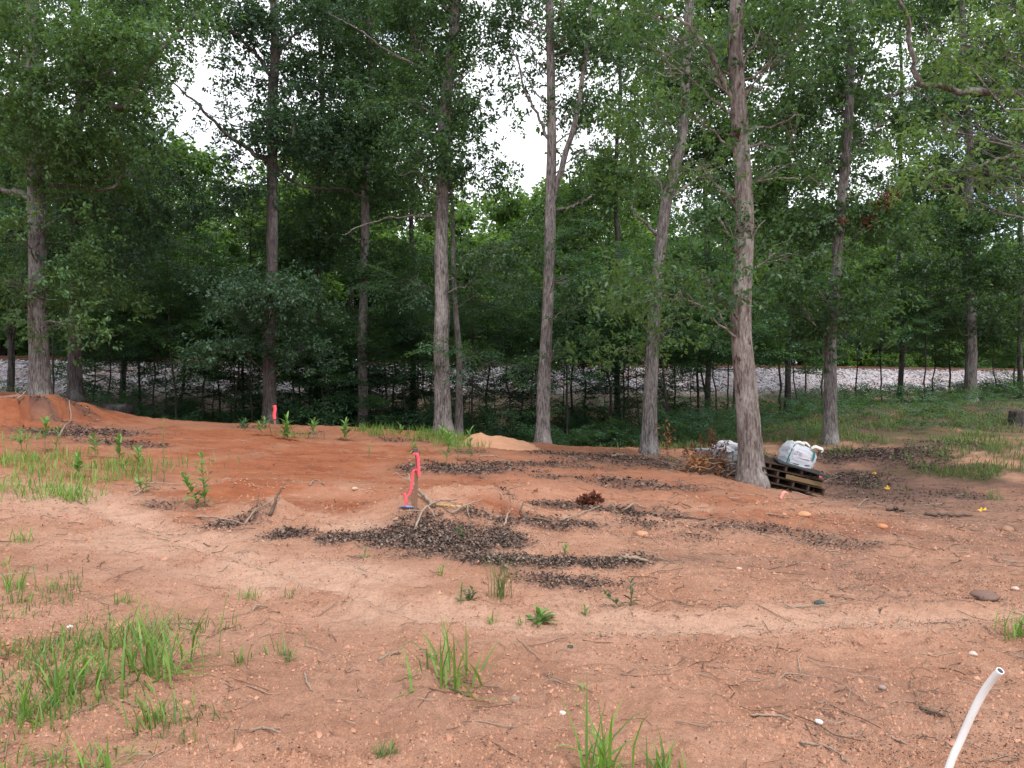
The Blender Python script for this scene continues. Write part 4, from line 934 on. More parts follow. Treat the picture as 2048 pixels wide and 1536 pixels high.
def at(px, py): return G(px, py)
def put_tuft(px, py, n, hpx, wmm, spread, lean, lab, mat='grass', prof=(.75, 1, .6)):
    g = at(px, py); h = hpx * g[1] / F
    o = obj('grass_tuft', tuft_mesh(n, h * 1.15, wmm / 1000, spread * (.75 if n < 70 else 1), lean, prof), M[mat], None, tuple(g))
    tag(o, lab, 'grass', 'separate grass tufts on the clay')
put_tuft(900, 1365, 50, 135, 13, .13, 1.25, 'wide grass tuft with long arching blades low in the middle foreground')
put_tuft(1205, 1550, 44, 165, 13, .06, .8, 'dark green grass tuft cut by the bottom edge right of centre')
put_tuft(1330, 1545, 24, 95, 10, .04, .8, 'small grass tuft at the bottom edge right of the larger one')
put_tuft(300, 1345, 95, 150, 12, .12, .8, 'largest lush grass clump in the left foreground')
put_tuft(265, 1275, 36, 80, 8, .10, .7, 'grass clump just behind the largest lush clump')
put_tuft(130, 1395, 46, 115, 11, .10, .85, 'lush grass clump left of the largest one')
put_tuft(325, 1445, 40, 80, 8, .06, .6, 'dull grass clump below the largest lush clump')
put_tuft(60, 1440, 30, 110, 10, .06, .4, 'grass clump with tall blades near the lower left corner')
put_tuft(220, 1540, 28, 90, 10, .07, .8, 'leaning grass blades at the bottom edge far left')
put_tuft(500, 1200, 26, 34, 6, .06, .7, 'short sparse grass tuft left of the middle ground')
put_tuft(586, 1192, 22, 30, 6, .05, .8, 'low curled grass tuft right of the short sparse one', 'grass_dull')
put_tuft(770, 1515, 60, 40, 7, .03, 1.0, 'flat grey green weed near the bottom edge left of centre', 'grass_dull')
put_tuft(480, 1330, 14, 60, 6, .03, .5, 'thin upright grass right of the lush clumps')
put_tuft(580, 1320, 60, 30, 6, .035, 1.1, 'creeping low weed right of the lush clumps', 'grass_dull')
put_tuft(882, 1150, 14, 34, 7, .02, .5, 'short spiky grass tuft in front of the leaf mound')
put_tuft(1003, 1200, 46, 110, 6, .05, .22, 'tall wispy seeding grass in the middle ground', 'grass_dull')
put_tuft(985, 1248, 16, 36, 6, .03, .8, 'low tuft below the tall wispy grass')
put_tuft(1040, 1250, 14, 30, 6, .03, .7, 'low tuft left of the broad leaved rosette')
put_tuft(2050, 1275, 60, 60, 9, .10, .6, 'green weed clump cut by the right edge')
put_tuft(250, 1205, 30, 30, 7, .035, .8, 'small grass tuft above the lush clumps')
put_tuft(30, 1180, 40, 60, 8, .08, .6, 'grass tuft at the left edge above the lush clumps')
put_tuft(140, 1000, 60, 55, 9, .12, .4, 'bright yellow green tuft at the front of the left bank grass')
put_tuft(110, 1180, 24, 36, 7, .06, .7, 'short tuft near the left edge in the middle ground')
put_tuft(40, 1085, 30, 40, 8, .07, .6, 'upright tuft on the pale clay near the left edge')
put_tuft(720, 862, 30, 24, 20, .15, .7, 'spiky dark green tuft at the foot of the slender grey trunk')
put_tuft(1160, 1380, 6, 30, 6, .02, .5, 'few thin blades right of the wide arching tuft')
put_tuft(950, 1420, 5, 26, 5, .02, .4, 'tiny dry stalks below the wide arching tuft', 'grass_dull')
put_tuft(1990, 1000, 40, 30, 10, .12, .5, 'yellowish weed tuft at the right edge on the brown clay', 'grass_dull')

# ------------------------------------------------------------------ broad leaved weeds
def weed(px, py, hpx, lab, stems=1, nl=16, leafL=.13, leafW=.035, bare=.35, mat='weed_leaf', spindly=False):
    g = at(px, py); h = hpx * g[1] / F
    root = thing('weed_plant', lab, 'weed', tuple(g), None, 'broad leaved weeds on the clay')
    nl = max(8, int(nl * .8))
    for s in range(stems):
        hh_ = h * (1 if s == 0 else rng.uniform(.6, .85)); off = np.array([0, 0]) if s == 0 else rng.normal(0, .05, 2)
        path = wander(np.array([off[0] * .3, off[1] * .3, -.03]), np.array([off[0] + rng.normal(0, .09) * h + (-.24 * h if s else 0), off[1], hh_]), 8, .03)
        V, Qd = tube(path, np.linspace(.008, .0035, 8), 5); obj('stem', mesh_np('stem', V, Qd, None, True), M['stem'], root)
        f = bare + (1 - bare) * (np.arange(nl) + .5) / nl
        b_ = np.array([[np.interp(q, np.linspace(0, 1, 8), path[:, i]) for i in range(3)] for q in f])
        az = np.arange(nl) * 2.4 + rng.normal(0, .3, nl); L = 1.7 * leafL * (1.15 - .5 * f) * rng.uniform(.8, 1.2, nl); leafW_ = leafW * 1.45
        if spindly: L = L * .8
        V, Fc = blades(b_, az, L, np.full(nl, leafW_) * (1.1 - .4 * f), 1.1 - .6 * f ** 2 + rng.normal(0, .22, nl), np.full(nl, .36), (.4, 1, .8))
        obj('foliage', mesh_np('foliage', V, Fc, {'tint': np.repeat(np.clip(f * .8 + rng.normal(0, .12, nl), 0, 1), 7)}), M[mat], root)
M['stem'] = plain_mat('stem', (0.16, 0.17, 0.07), .7)
weed(90, 908, 68, 'tallest pale green weed at the left below the cut bank', 1, 22, .19, .045, .45)
weed(45, 905, 38, 'smaller weed left of the tallest weed below the cut bank', 1, 14, .15, .04)
weed(112, 902, 44, 'feathery weed right of the tallest weed below the cut bank', 1, 26, .13, .018, .2)
weed(192, 918, 42, 'leafy weed at the back of the left grass', 1, 14, .18, .045)
weed(238, 928, 48, 'weed with spreading leaves right of the left grass', 1, 14, .19, .05)
weed(278, 945, 50, 'upright leafy weed at the right end of the left grass', 1, 18, .15, .04)
weed(158, 955, 40, 'bright weed in the middle of the left grass', 2, 14, .14, .04)
weed(410, 1014, 104, 'tall glossy two stemmed weed standing alone on the red clay', 2, 30, .10, .04, .15)
weed(292, 985, 26, 'low weed left of the tall glossy weed', 2, 9, .10, .03)
weed(326, 968, 132, 'tall spindly weed with a thin bare stem', 1, 44, .10, .008, .1, 'grass_dull', True)
weed(575, 880, 40, 'bushy weed on the crest right of the flagged stake', 3, 16, .22, .045, .2)
weed(530, 872, 32, 'weed on the crest left of the flagged stake', 2, 12, .2, .045)
weed(626, 880, 34, 'single weed on the crest between two dark trunks', 1, 14, .2, .05, .4)
weed(692, 882, 34, 'bushy weed on the crest left of the slender grey trunk', 2, 16, .2, .05, .2)
weed(802, 876, 20, 'short weed on the crest left of the thickest trunk', 1, 10, .2, .05)
weed(893, 936, 68, 'tall whorled weed left of the orange sand pile', 1, 30, .19, .035, .35)
weed(884, 892, 34, 'weed in the grass before the thickest trunk', 1, 14, .2, .045)
weed(940, 922, 62, 'tall thin weed beside the orange sand pile', 1, 24, .15, .03, .2)
weed(916, 922, 42, 'narrow weed between the two tall weeds by the sand pile', 1, 20, .13, .025, .2)
weed(738, 918, 28, 'small thin weed alone on the red clay before the slender trunk', 1, 12, .08, .02)
weed(830, 905, 20, 'low sprawling weed behind the flagged stake', 3, 9, .12, .03, .1)
weed(921, 1205, 36, 'fuzzy little upright weed left of the tall wispy grass', 1, 40, .03, .006, .1)
weed(943, 1200, 24, 'low leafy weed beside the fuzzy little one', 3, 9, .04, .016, .1, 'sapling_leaf')
weed(1262, 1213, 48, 'small blue green weed alone at middle right', 2, 14, .055, .018, .25, 'oak_leaf_blue')
weed(1078, 1246, 14, 'flat broad leaved rosette in the middle ground', 2, 12, .09, .03, .05)
weed(1130, 1108, 16, 'tiny weed growing beside the leaf drift', 1, 9, .05, .016, .2)
weed(925, 1078, 20, 'small weed growing on the leaf mound', 2, 9, .06, .02, .1, 'sapling_leaf')
weed(730, 1115, 18, 'tiny weed at the left foot of the leaf mound', 1, 8, .05, .014, .1)
weed(1170, 1230, 16, 'tiny green sprig right of the rosette', 1, 8, .04, .014, .1)
weed(490, 860, 16, 'low weed at the shaded edge left of the flagged oak', 2, 8, .18, .04, .1, 'sapling_leaf')

# ------------------------------------------------------------------ sticks, roots, rocks
def stick(pts, r0, r1, lab, name='stick', mat='dead_wood', lift=None, side=None):
    """pts: (px, py, height px above ground or 0)"""
    W = []
    for px, py, up in pts:
        g = at(px, py); g = g + np.array([0, 0, up * g[1] / F + r0 * .6]); W.append(g)
    base = W[0].copy()
    root = thing(name, lab, 'stick', tuple(base))
    if name == 'root_snag': r0, r1 = r0 * .62, r1 * .55
    c_ = catmull(np.array(W) - base, 16); c_ += rng.normal(0, r0 * .35, c_.shape)
    V, Qd = tube(c_, np.linspace(r0, r1, 16), 7)
    obj('stem', mesh_np('stem', V, Qd, None, True), M[mat], root)
    for (t_, dx, dy, dz, rr) in side or []:
        s = c_[int(t_ * 15)]; V, Qd = tube(wander(s, s + np.array([dx, dy, dz]), 6, .08), np.linspace(rr, rr * .4, 6), 5)
        obj('side_branch', mesh_np('side_branch', V, Qd, None, True), M[mat], root)
    return root
stick([(1240, 1122, 0), (1270, 1125, 6), (1305, 1128, 0)], .022, .008, 'grey broken stick lying on the leaf drift right of centre', side=[(.2, -.08, .02, .05, .01)])
stick([(1120, 1047, 0), (1160, 1035, 5), (1200, 1018, 3)], .012, .006, 'long thin bent stick right of the leaf mound')
stick([(1250, 1022, 0), (1268, 1016, 5), (1290, 1020, 0)], .013, .008, 'short pale stick on a small leaf heap')
stick([(1350, 1034, 0), (1390, 1040, 2), (1440, 1046, 0)], .014, .007, 'dark stick on the clay right of the small leaf heap', mat='dark_wood')
stick([(620, 973, 0), (630, 966, 4), (650, 975, 2)], .012, .007, 'forked pale twig on the red clay left of the pink flagged stake', side=[(.3, .16, -.1, .0, .008)])
stick([(115, 880, 0), (130, 868, 14), (142, 850, 10), (138, 840, 18)], .016, .010, 'bent pale stick propped beside the leaf drift below the cut bank')
stick([(35, 833, 0), (46, 815, 6), (52, 800, 10)], .022, .012, 'grey root slanting over the cut bank at left', mat='dead_wood', side=[(.3, -.12, 0, .12, .01)])
stick([(270, 975, 0), (300, 972, 4), (360, 972, 0)], .014, .007, 'pale stick lying at the right end of the left grass')
stick([(270, 992, 0), (295, 980, 6), (322, 980, 0)], .013, .007, 'bent stick in front of the left grass')
stick([(390, 1035, 0), (440, 1045, 5), (485, 1053, 2)], .014, .006, 'long pale stick lying on the small leaf drift at left')
stick([(513, 1023, 0), (515, 1008, 4), (518, 996, 10)], .006, .006, 'thin upright twig left of the small clay mound', mat='dark_wood')
stick([(540, 1035, 0), (556, 1020, 18), (566, 1008, 22)], .035, .012, 'pointed broken root sticking up from the small clay mound', name='root_snag', mat='dark_wood')
stick([(490, 1052, 0), (510, 1035, 8), (545, 1025, 16)], .016, .010, 'grey root curving over the small clay mound', name='root_snag')
stick([(870, 1018, 0), (845, 1000, 8), (825, 985, 14), (815, 972, 24)], .026, .010, 'forked grey branch leaning behind the pink flagged stake', name='dead_branch', side=[(.5, -.12, .02, .02, .01), (.7, -.16, .05, -.1, .008), (.75, -.2, 0, .12, .008)])
stick([(830, 1060, 0), (850, 1035, 14), (890, 1022, 14), (920, 1030, 8)], .020, .010, 'arched grey root on top of the leaf mound', name='root_snag', side=[(.4, .1, -.15, -.1, .012), (.6, .2, -.1, .03, .012), (.3, -.2, -.05, 0, .010)])
stick([(905, 1038, 6), (935, 1025, 14), (965, 1018, 14)], .022, .010, 'grey root lying over the right crest of the leaf mound', name='root_snag', side=[(.5, .05, -.1, -.12, .01)])
stick([(795, 1052, 0), (812, 1040, 6), (820, 1030, 10)], .009, .005, 'thin twig leaning on the left slope of the leaf mound')
stick([(1008, 1055, 0), (1016, 1042, 8), (1022, 1036, 12)], .020, .012, 'pale broken root stub at the right end of the leaf mound', name='root_snag')
stick([(1055, 1045, 0), (1042, 1032, 6), (1048, 1022, 16)], .024, .012, 'hooked dark root rising right of the leaf mound', name='root_snag', mat='dark_wood', side=[(.1, .3, -.05, -.02, .02)])
stick([(1035, 1280, 0), (1060, 1305, 3), (1080, 1322, 0)], .004, .002, 'thin pale curved twig right of the wide arching tuft')
stick([(1100, 1345, 0), (1098, 1358, 3), (1115, 1372, 0)], .004, .002, 'thin hooked twig below right of the wide arching tuft')
stick([(760, 1320, 0), (785, 1314, 4), (800, 1311, 3)], .010, .006, 'short pale stick left of the wide arching tuft')
stick([(610, 1350, 0), (615, 1372, 2), (625, 1385, 0)], .006, .003, 'short bent twig right of the lush clumps')
stick([(500, 1467, 0), (530, 1464, 3), (560, 1468, 0)], .008, .004, 'pale stick near the bottom left on bare clay')
stick([(505, 1222, 0), (515, 1218, 3), (535, 1218, 0)], .010, .006, 'short grey stick below the short sparse grass')
stick([(1500, 1430, 0), (1560, 1440, 3), (1610, 1460, 2)], .006, .004, 'long straight twig lying in the right foreground')
stick([(1600, 1490, 0), (1660, 1500, 3), (1700, 1530, 0)], .007, .004, 'long pale twig at the bottom right')
stick([(1770, 1473, 0), (1790, 1482, 3), (1815, 1490, 0)], .006, .004, 'short pale twig left of the white pipe')
stick([(1842, 1422, 0), (1865, 1430, 4), (1888, 1438, 0)], .010, .007, 'thick dark twig left of the white pipe', mat='dark_wood')
stick([(1570, 1218, 0), (1640, 1214, 3), (1700, 1207, 4)], .006, .003, 'thin forked twig beside the dark green rock')
stick([(1660, 1195, 0), (1680, 1200, 4), (1720, 1202, 0)], .006, .003, 'thin dark twig behind the dark green rock', mat='dark_wood')
stick([(1556, 1366, 0), (1575, 1356, 4), (1640, 1356, 0)], .005, .003, 'thin curved twig in the right foreground')
stick([(1850, 1030, 0), (1900, 1036, 3), (1945, 1034, 0)], .030, .015, 'dark rotten branch on the brown clay at right', name='dead_branch', mat='dark_wood')
stick([(1775, 1022, 0), (1795, 1024, 3), (1810, 1026, 0)], .028, .018, 'short dark branch piece right of the pallets', name='dead_branch', mat='dark_wood')
stick([(1620, 990, 0), (1640, 985, 14), (1680, 975, 22)], .010, .004, 'pale branching twig at the right foot of the pallets', name='dead_branch', side=[(.5, .1, 0, -.12, .005), (.7, .1, 0, .1, .004), (.3, -.1, -.1, .06, .005)])
stick([(1715, 1015, 0), (1728, 1008, 4), (1738, 1003, 5)], .010, .006, 'short pale stick right of the pallets')
stick([(1225, 914, 0), (1240, 913, 2), (1252, 914, 0)], .03, .02, 'pale log piece before the right leaning trunk')
stick([(1530, 1032, 0), (1555, 1034, 2), (1585, 1038, 0)], .012, .008, 'pale stick on the red clay before the pallets')
stick([(620, 865, 0), (660, 850, 10), (680, 838, 16)], .015, .008, 'bare forked branch on the crest between the dark trunks', name='dead_branch', side=[(.4, -.3, 0, .15, .008), (.6, .4, 0, -.1, .008), (.8, -.2, 0, .2, .006)])
stick([(960, 916, 0), (980, 915, 2), (1000, 916, 0)], .016, .010, 'pale stick in front of the orange sand pile')

def rock(px, py, wpx, lab, col, name='rock', flat=.6, seed=0):
    g = at(px, py); r_ = wpx / 2 * g[1] / F
    bm = bmesh.new(); bmesh.ops.create_icosphere(bm, subdivisions=3, radius=1)
    for v in bm.verts:
        n_ = fbm(np.array([v.co.x * 1.3 + seed * 7 + v.co.z]), np.array([v.co.y * 1.3 + v.co.z * .8 + 4]), 3)[0]
        v.co *= (.7 + .6 * n_); v.co.z *= flat
    me = bpy.data.meshes.new('rock'); bm.to_mesh(me); bm.free()
    for p in me.polygons: p.use_smooth = True
    o = obj(name, me, plain_mat('rock_' + str(seed), col, .85, .3, 9, .2, None, .5), None, (g[0], g[1], g[2] + r_ * flat * .35), (0, 0, seed), r_)
    tag(o, lab, 'rock' if name == 'rock' else 'clod')
rock(1640, 1210, 22, 'smooth dark green rock on the clay in the right middle ground', (.06, .075, .07), seed=1)
rock(1970, 1196, 50, 'flat brown bark lump near the right edge', (.16, .10, .08), 'clod', .35, 2)
rock(1610, 1032, 26, 'orange clay clod in front of the pallets', (.46, .24, .13), 'clod', .5, 3)
rock(1765, 1056, 20, 'orange rock on the red clay at right', (.45, .20, .10), seed=4)
rock(2015, 1064, 22, 'brown rock near the right edge', (.30, .16, .10), seed=5)
rock(709, 981, 12, 'pale stone on the red clay left of the stake', (.52, .36, .27), seed=6)
rock(1478, 1140, 12, 'small pale stone right of the leaf drifts', (.5, .33, .26), seed=7)
rock(1285, 1072, 26, 'low orange clay clod right of the leaf mound', (.42, .22, .13), 'clod', .5, 8)
rock(1125, 1428, 14, 'whitish pebble right of the middle foreground', (.6, .5, .45), seed=9)
rock(2030, 1182, 14, 'pale pebble at the right edge', (.52, .38, .32), seed=10)
rock(1638, 1447, 16, 'white pebble in the right foreground', (.66, .6, .57), seed=11)
rock(1945, 1310, 16, 'pale pebble above the white pipe', (.58, .45, .38), seed=12)
rock(1030, 1402, 24, 'grey brown clod below the wide arching tuft', (.26, .17, .13), 'clod', .45, 13)
rock(1765, 1380, 16, 'grey pebble left of the white pipe', (.3, .22, .2), seed=14)
rock(1140, 1297, 14, 'dark green pebble right of the wide arching tuft', (.06, .07, .05), seed=15)
rock(140, 1255, 12, 'white chip on the clay near the left edge', (.7, .66, .62), seed=16)

# small heap of red brown leaves
g = at(1182, 1008); n = 260
d = rdir(n); d[:, 2] = np.abs(d[:, 2]); p = d * (rng.random((n, 1)) ** .4) * np.array([.19, .13, .12])
V, Fc = leaves(p, rdir(n), rdir(n) + np.array([0, 0, .5]), rng.uniform(.05, .1, n), rng.uniform(.03, .05, n), .3)
o = obj('leaf_heap', mesh_np('leaf_heap', V, Fc, {'tint': np.repeat(rng.random(n) ** 2, 4)}), M['rust_leaf'], None, tuple(g))
tag(o, 'small heap of reddish brown dead leaves on the clay right of the mound', 'leaf heap')

# ------------------------------------------------------------------ orange sand pile
g0 = at(985, 902); Yp = 18.6; x0, x1 = gx(925, Yp), gx(1078, Yp - .5)
n1, n2 = 90, 50
sx_ = np.linspace(x0 - .15, x1 + .1, n1)[:, None] * np.ones(n2); sy_ = Yp + np.linspace(-.95, .95, n2)[None] * np.ones((n1, 1)) - .35 * (sx_ - x0) / (x1 - x0)
tt = (sx_ - x0) / (x1 - x0)
ridge = np.interp(tt, [-.1, 0, .12, .25, .45, .65, .8, .92, 1.05], [0, .08, .24, .30, .27, .22, .15, .07, 0])
yy = (sy_ - Yp + .35 * tt) / .95
hh_ = ridge * np.clip(1 - np.abs(yy) ** 1.4, 0, 1) + (fbm(sx_ * 2.2, sy_ * 2.2, 4) - .5) * .22 * (ridge > .05) * np.clip(1 - np.abs(yy), 0, 1) - .03
hz = height(sx_, sy_, False) + hh_
ii = np.arange(n1 * n2).reshape(n1, n2)
M['sand'] = plain_mat('sand', (0.48, 0.255, 0.155), .95, .25, 5, .1, None, .5)
o = obj('sand_pile', mesh_np('sand_pile', np.stack([sx_, sy_, hz], -1).reshape(-1, 3) - np.array([gx(990, Yp), Yp, 0]), np.stack([ii[:-1, :-1], ii[1:, :-1], ii[1:, 1:], ii[:-1, 1:]], -1).reshape(-1, 4), None, True), M['sand'], None, (gx(990, Yp), Yp, 0))
tag(o, 'low heap of pale orange sand at the edge of the trees', 'sand pile')

# ------------------------------------------------------------------ survey stakes with pink ribbon
M['pink'] = plain_mat('pink', (0.85, 0.10, 0.13), .5, .12, 12)
M['stake'] = plain_mat('stake', (0.20, 0.115, 0.075), .85, .3, 20, .15, (1, 1, .2), .3)
def strip(path, wdt, side, name='ribbon'):
    path = np.asarray(path, float); side = np.asarray(side, float)
    nrm = np.array([0, -.0015, 0])
    V = np.concatenate([path - side * wdt / 2, path + side * wdt / 2, path + side * wdt / 2 + nrm, path - side * wdt / 2 + nrm]); n = len(path)
    i = np.arange(n - 1)
    Q = np.concatenate([np.stack([i + a * n, i + 1 + a * n, i + 1 + ((a + 1) % 4) * n, i + ((a + 1) % 4) * n], -1) for a in range(4)])
    return mesh_np(name, V, Q, None, True)
g = at(831, 1021); s = g[1] / F
st = thing('survey_stake', 'wooden survey stake with two long pink ribbons behind the leaf mound', 'survey stake', tuple(g))
obj('post', box(0, 0, 57 * s - .05, .036, .03, 116 * s + .1, .002, .002), M['stake'], st, (0, 0, 0), (0, R(1.5), 0))
obj('cap', box(.003, 0, 117 * s, .046, .04, .05, .006, .003), plain_mat('cap', (.09, .06, .065), .7), st)
obj('ribbon', strip(catmull(np.array([[-.005, -.02, 108], [.015, -.035, 112], [.035, -.03, 100], [.04, -.03, 84], [.045, -.03, 66]]) * np.array([1, 1, s]), 14), .034, (1, .2, .1)), M['pink'], st)
obj('ribbon', strip(catmull(np.array([[.02, -.02, 76], [-.01, -.035, 80], [-.03, -.03, 66], [-.04, -.03, 46], [-.06, -.03, 31], [-.105, -.04, 25], [-.125, -.04, 33]]) * np.array([1, 1, s]), 18), .036, (.9, .2, .3)), M['pink'], st)
obj('ribbon', strip(catmull(np.array([[-.105, -.04, 28], [-.10, -.05, 18], [-.108, -.05, 8]]) * np.array([1, 1, s]), 10), .03, (1, .2, .1)), M['pink'], st)
obj('knot', box(.0, -.015, 110 * s, .05, .045, .03, .008), M['pink'], st)
g = at(550, 850); s = g[1] / F
st = thing('survey_stake', 'distant survey stake with one pink ribbon before the dark oak trunk', 'survey stake', tuple(g))
obj('post', box(0, 0, 16 * s - .05, .045, .035, 34 * s + .1, .003), plain_mat('stake_red', (.34, .16, .09), .85), st)
obj('ribbon', strip(catmull(np.array([[-.02, -.03, 36], [.0, -.05, 39], [.015, -.045, 30], [-.01, -.045, 20], [.0, -.05, 12]]) * np.array([1, 1, s]), 14), .09, (1, .2, .1)), M['pink'], st)
obj('knot', box(0, -.01, 35 * s, .06, .06, .05, .01), M['pink'], st)
g = at(895, 1016); o = obj('lath', box(0, 0, .012, .42, .022, .014, .002), plain_mat('yellow_lath', (.62, .44, .16), .7), None, (g[0], g[1], g[2]), (0, R(3), R(-4)))
tag(o, 'thin yellow wooden lath lying behind the leaf mound', 'lath')
g = at(812, 1018)
xy = np.array([[-.13, 0], [-.06, .05], [.02, .03], [.11, .06], [.12, -.02], [.03, -.04], [-.05, -.03]]) * .75
V = np.column_stack([xy, rng.uniform(.01, .03, 7)]); V = np.vstack([V, V - [0, 0, .006]])
bm = bmesh.new(); vs = [bm.verts.new(v) for v in V]
bm.faces.new(vs[:7]); bm.faces.new(vs[7:][::-1]); [bm.faces.new([vs[i], vs[7 + i], vs[7 + (i + 1) % 7], vs[(i + 1) % 7]]) for i in range(7)]
me = bpy.data.meshes.new('blue_scrap'); bm.to_mesh(me); bm.free()
tag(obj('blue_scrap', me, plain_mat('blue', (.16, .22, .42), .6, .4, 20), None, (g[0], g[1], g[2] + .01)), 'blue and white scrap on the ground at the foot of the flagged stake', 'scrap')

# pink pin flag on the ground and bits of tape
g = at(1572, 1002); fl = thing('fallen_flag', 'faded pink ribbon flag lying on the clay before the pallets', 'flag', tuple(g))
obj('wire', mesh_np('wire', *tube(np.array([[0, 0, .02], [.12, -.03, .015], [.27, -.05, .02]]), .006, 5)), M['dark_wood'], fl)
obj('ribbon', strip(catmull(np.array([[-.08, 0, .02], [-.02, .02, .12], [.05, .0, .09], [.1, -.02, .02]]), 10), .06, (.4, -.5, -.5)), plain_mat('faded_pink', (.75, .25, .20), .6), fl)
obj('ribbon', strip(catmull(np.array([[.24, -.06, .02], [.3, -.05, .04], [.36, -.05, .02]]), 8), .05, (.1, -.9, .1)), M['pink'], fl)
g = at(1640, 962); tag(obj('ribbon_scrap', strip(catmull(np.array([[-.06, 0, .01], [0, 0, .04], [.06, .02, .015]]), 8), .05, (.1, .8, .3)), M['pink'], None, tuple(g)), 'scrap of pink ribbon on the ground right of the pallets', 'ribbon')
M['yellow'] = plain_mat('yellow', (.72, .42, .04), .6)
for px, py, lab in ((1748, 952, 'larger yellow leaf standing in the grass right of the white bag'), (1776, 982, 'small yellow leaf on the brown clay right of the pallets'), (1966, 1028, 'small yellow leaf on the brown clay near the right edge')):
    g = at(px, py); n = 3
    V, Fc = leaves(np.array([[0, 0, .01]] * n) + rng.normal(0, .01, (n, 3)), np.array([[0, 0, 1], [.7, 0, .6], [-.7, .1, .5]]), np.array([[0, -1, .2]] * n) + rng.normal(0, .2, (n, 3)), np.full(n, .07), np.full(n, .04))
    tag(obj('yellow_leaf', mesh_np('yellow_leaf', V, Fc), M['yellow'], None, tuple(g)), lab, 'leaf')

# ------------------------------------------------------------------ pallets, bag, blocks, brush
M['pallet'] = plain_mat('pallet', (0.060, 0.040, 0.030), .9, .5, 6, .15, (.4, 4, 4), .3)
M['pallet_pale'] = plain_mat('pallet_pale', (0.17, 0.115, 0.062), .9, .35, 6, .15, (.4, 4, 4), .3)
M['slate'] = plain_mat('slate', (0.035, 0.042, 0.045), .7, .3, 6)
PY = 13.75; pc = np.array([gx(1560, PY), PY, 0]); pc[2] = h1(gx(1625, 13.4), 13.4) + .06
tilt = R(13)
deck = box(0, 0, 0, 1.2, .095, .016, .002); strg = box(0, 0, 0, .038, 1.0, .085, .002)
def pallet(dx, dy, lift, yaw, extra, lab, mat, pale=None):
    r_ = thing('pallet', lab, 'pallet', (pc[0] + dx, pc[1] + dy, pc[2] + lift), (R(3), tilt + extra, yaw), 'wooden pallets stacked beside the nearest trunk')
    for k in range(7): obj('deck_board', deck, mat, r_, (random.uniform(-.006, .006), -.45 + .15 * k, .118), (0, 0, random.uniform(-.01, .01)))
    for k in range(5): obj('bottom_board', deck, mat, r_, (random.uniform(-.006, .006), -.45 + .225 * k, .010))
    for k in range(5): obj('stringer', strg, mat, r_, (-.57 + .285 * k, 0, .0635))
    return r_
pallet(.02, .02, .12, R(4), R(1), 'lowest pallet of the tilted stack beside the nearest trunk', M['pallet'])
pl3 = pallet(-.03, .0, .255, R(8), R(0), 'middle pallet of the tilted stack, edged by a pale board', M['pallet'])
obj('edge_board', box(.22, -.515, .05, .72, .02, .075, .003, .006), M['pallet_pale'], pl3)['label'] = 'pale ragged board on its front edge'
pl4 = pallet(-.04, .05, .39, R(-2), R(-3), 'topmost pallet of the tilted stack, under the white bag', M['pallet'])
obj('cover_panel', box(.33, -.18, .155, .86, .66, .03, .004), M['slate'], pl4, (0, 0, 0), (0, R(6), R(-8)))['label'] = 'dark slate panel sliding off its right side'
# bulk bag
BW, BD, BH = .27, .25, .37
def bag_pt(a, v, off=0):
    ca, sa = np.cos(a), np.sin(a); e = .45
    sx = np.sign(ca) * np.abs(ca) ** e; sy = np.sign(sa) * np.abs(sa) ** e
    bul = 1 + .06 * np.sin(np.pi * np.clip(v, 0, 1)) - .24 * sstep(.78, 1.06, v) - .05 * sstep(0, 1, v)
    wr = (fbm(a * 2.2 + 3, v * 5, 3) - .5) * .16 + (fbm(a * 5, v * 13 + 4, 2) - .5) * .04
    k = bul + wr
    x = sx * (BW + off) * k + .03 * v; y_ = sy * (BD + off) * k
    z = BH * v * (1 - .10 * sx * sstep(.5, 1, v)) + (fbm(a * 1.5, v * 3 + 9, 2) - .5) * .07 * v
    return np.stack([x, y_, z], -1)
aa = np.linspace(0, 2 * np.pi, 97)[:-1]; vv = np.linspace(0, 1.02, 44)
Pm = bag_pt(aa[None] + 0 * vv[:, None], vv[:, None] + 0 * aa[None])
shr = [Pm]
for q in (.75, .45, .15, .01):
    top = Pm[-1].copy(); c_ = top.mean(0); top = c_ + (top - c_) * q; top[:, 2] += .03 * (1 - q) + (fbm(aa * 2 + q * 9, aa * 0 + q * 4, 2) - .5) * .07; shr.append(top[None])
Pm = np.concatenate(shr); na = 96; nv = len(Pm)
i = np.arange(nv - 1)[:, None] * na; j = np.arange(na)[None]
Qb = np.stack([i + j, i + (j + 1) % na, i + na + (j + 1) % na, i + na + j], -1).reshape(-1, 4)
M['bag'] = plain_mat('bag', (0.50, 0.51, 0.56), .55, .08, 6, .3)
M['strap'] = plain_mat('strap', (0.02, 0.16, 0.13), .6, .2, 20)
M['print'] = plain_mat('print', (0.34, 0.36, 0.42), .6, .4, 16)
bz = pc[2] + .47
bag = thing('bulk_bag', 'white woven bulk bag with green straps slumped on the tilted pallets', 'bag', (gx(1590, PY), PY + .02, bz - .02), (R(2), R(11), R(6)))
obj('sack', mesh_np('sack', Pm.reshape(-1, 3), Qb, None, True), M['bag'], bag)
def bag_patch(a0, a1, v0, v1, off, mat, name, na_=8, nv_=18, skew=0):
    A = np.linspace(a0, a1, na_)[None] + 0 * np.linspace(0, 1, nv_)[:, None]; Vv = np.linspace(v0, v1, nv_)[:, None] + 0 * A
    A = A + skew * (Vv - v0)
    q = bag_pt(A, Vv, off); kk = np.arange(na_ * nv_).reshape(nv_, na_)
    me = mesh_np(name, q.reshape(-1, 3), np.stack([kk[:-1, :-1], kk[:-1, 1:], kk[1:, 1:], kk[1:, :-1]], -1).reshape(-1, 4), None, True)
    return obj(name, me, mat, bag)
bag_patch(-1.32, -1.10, .38, .98, .008, M['strap'], 'strap')
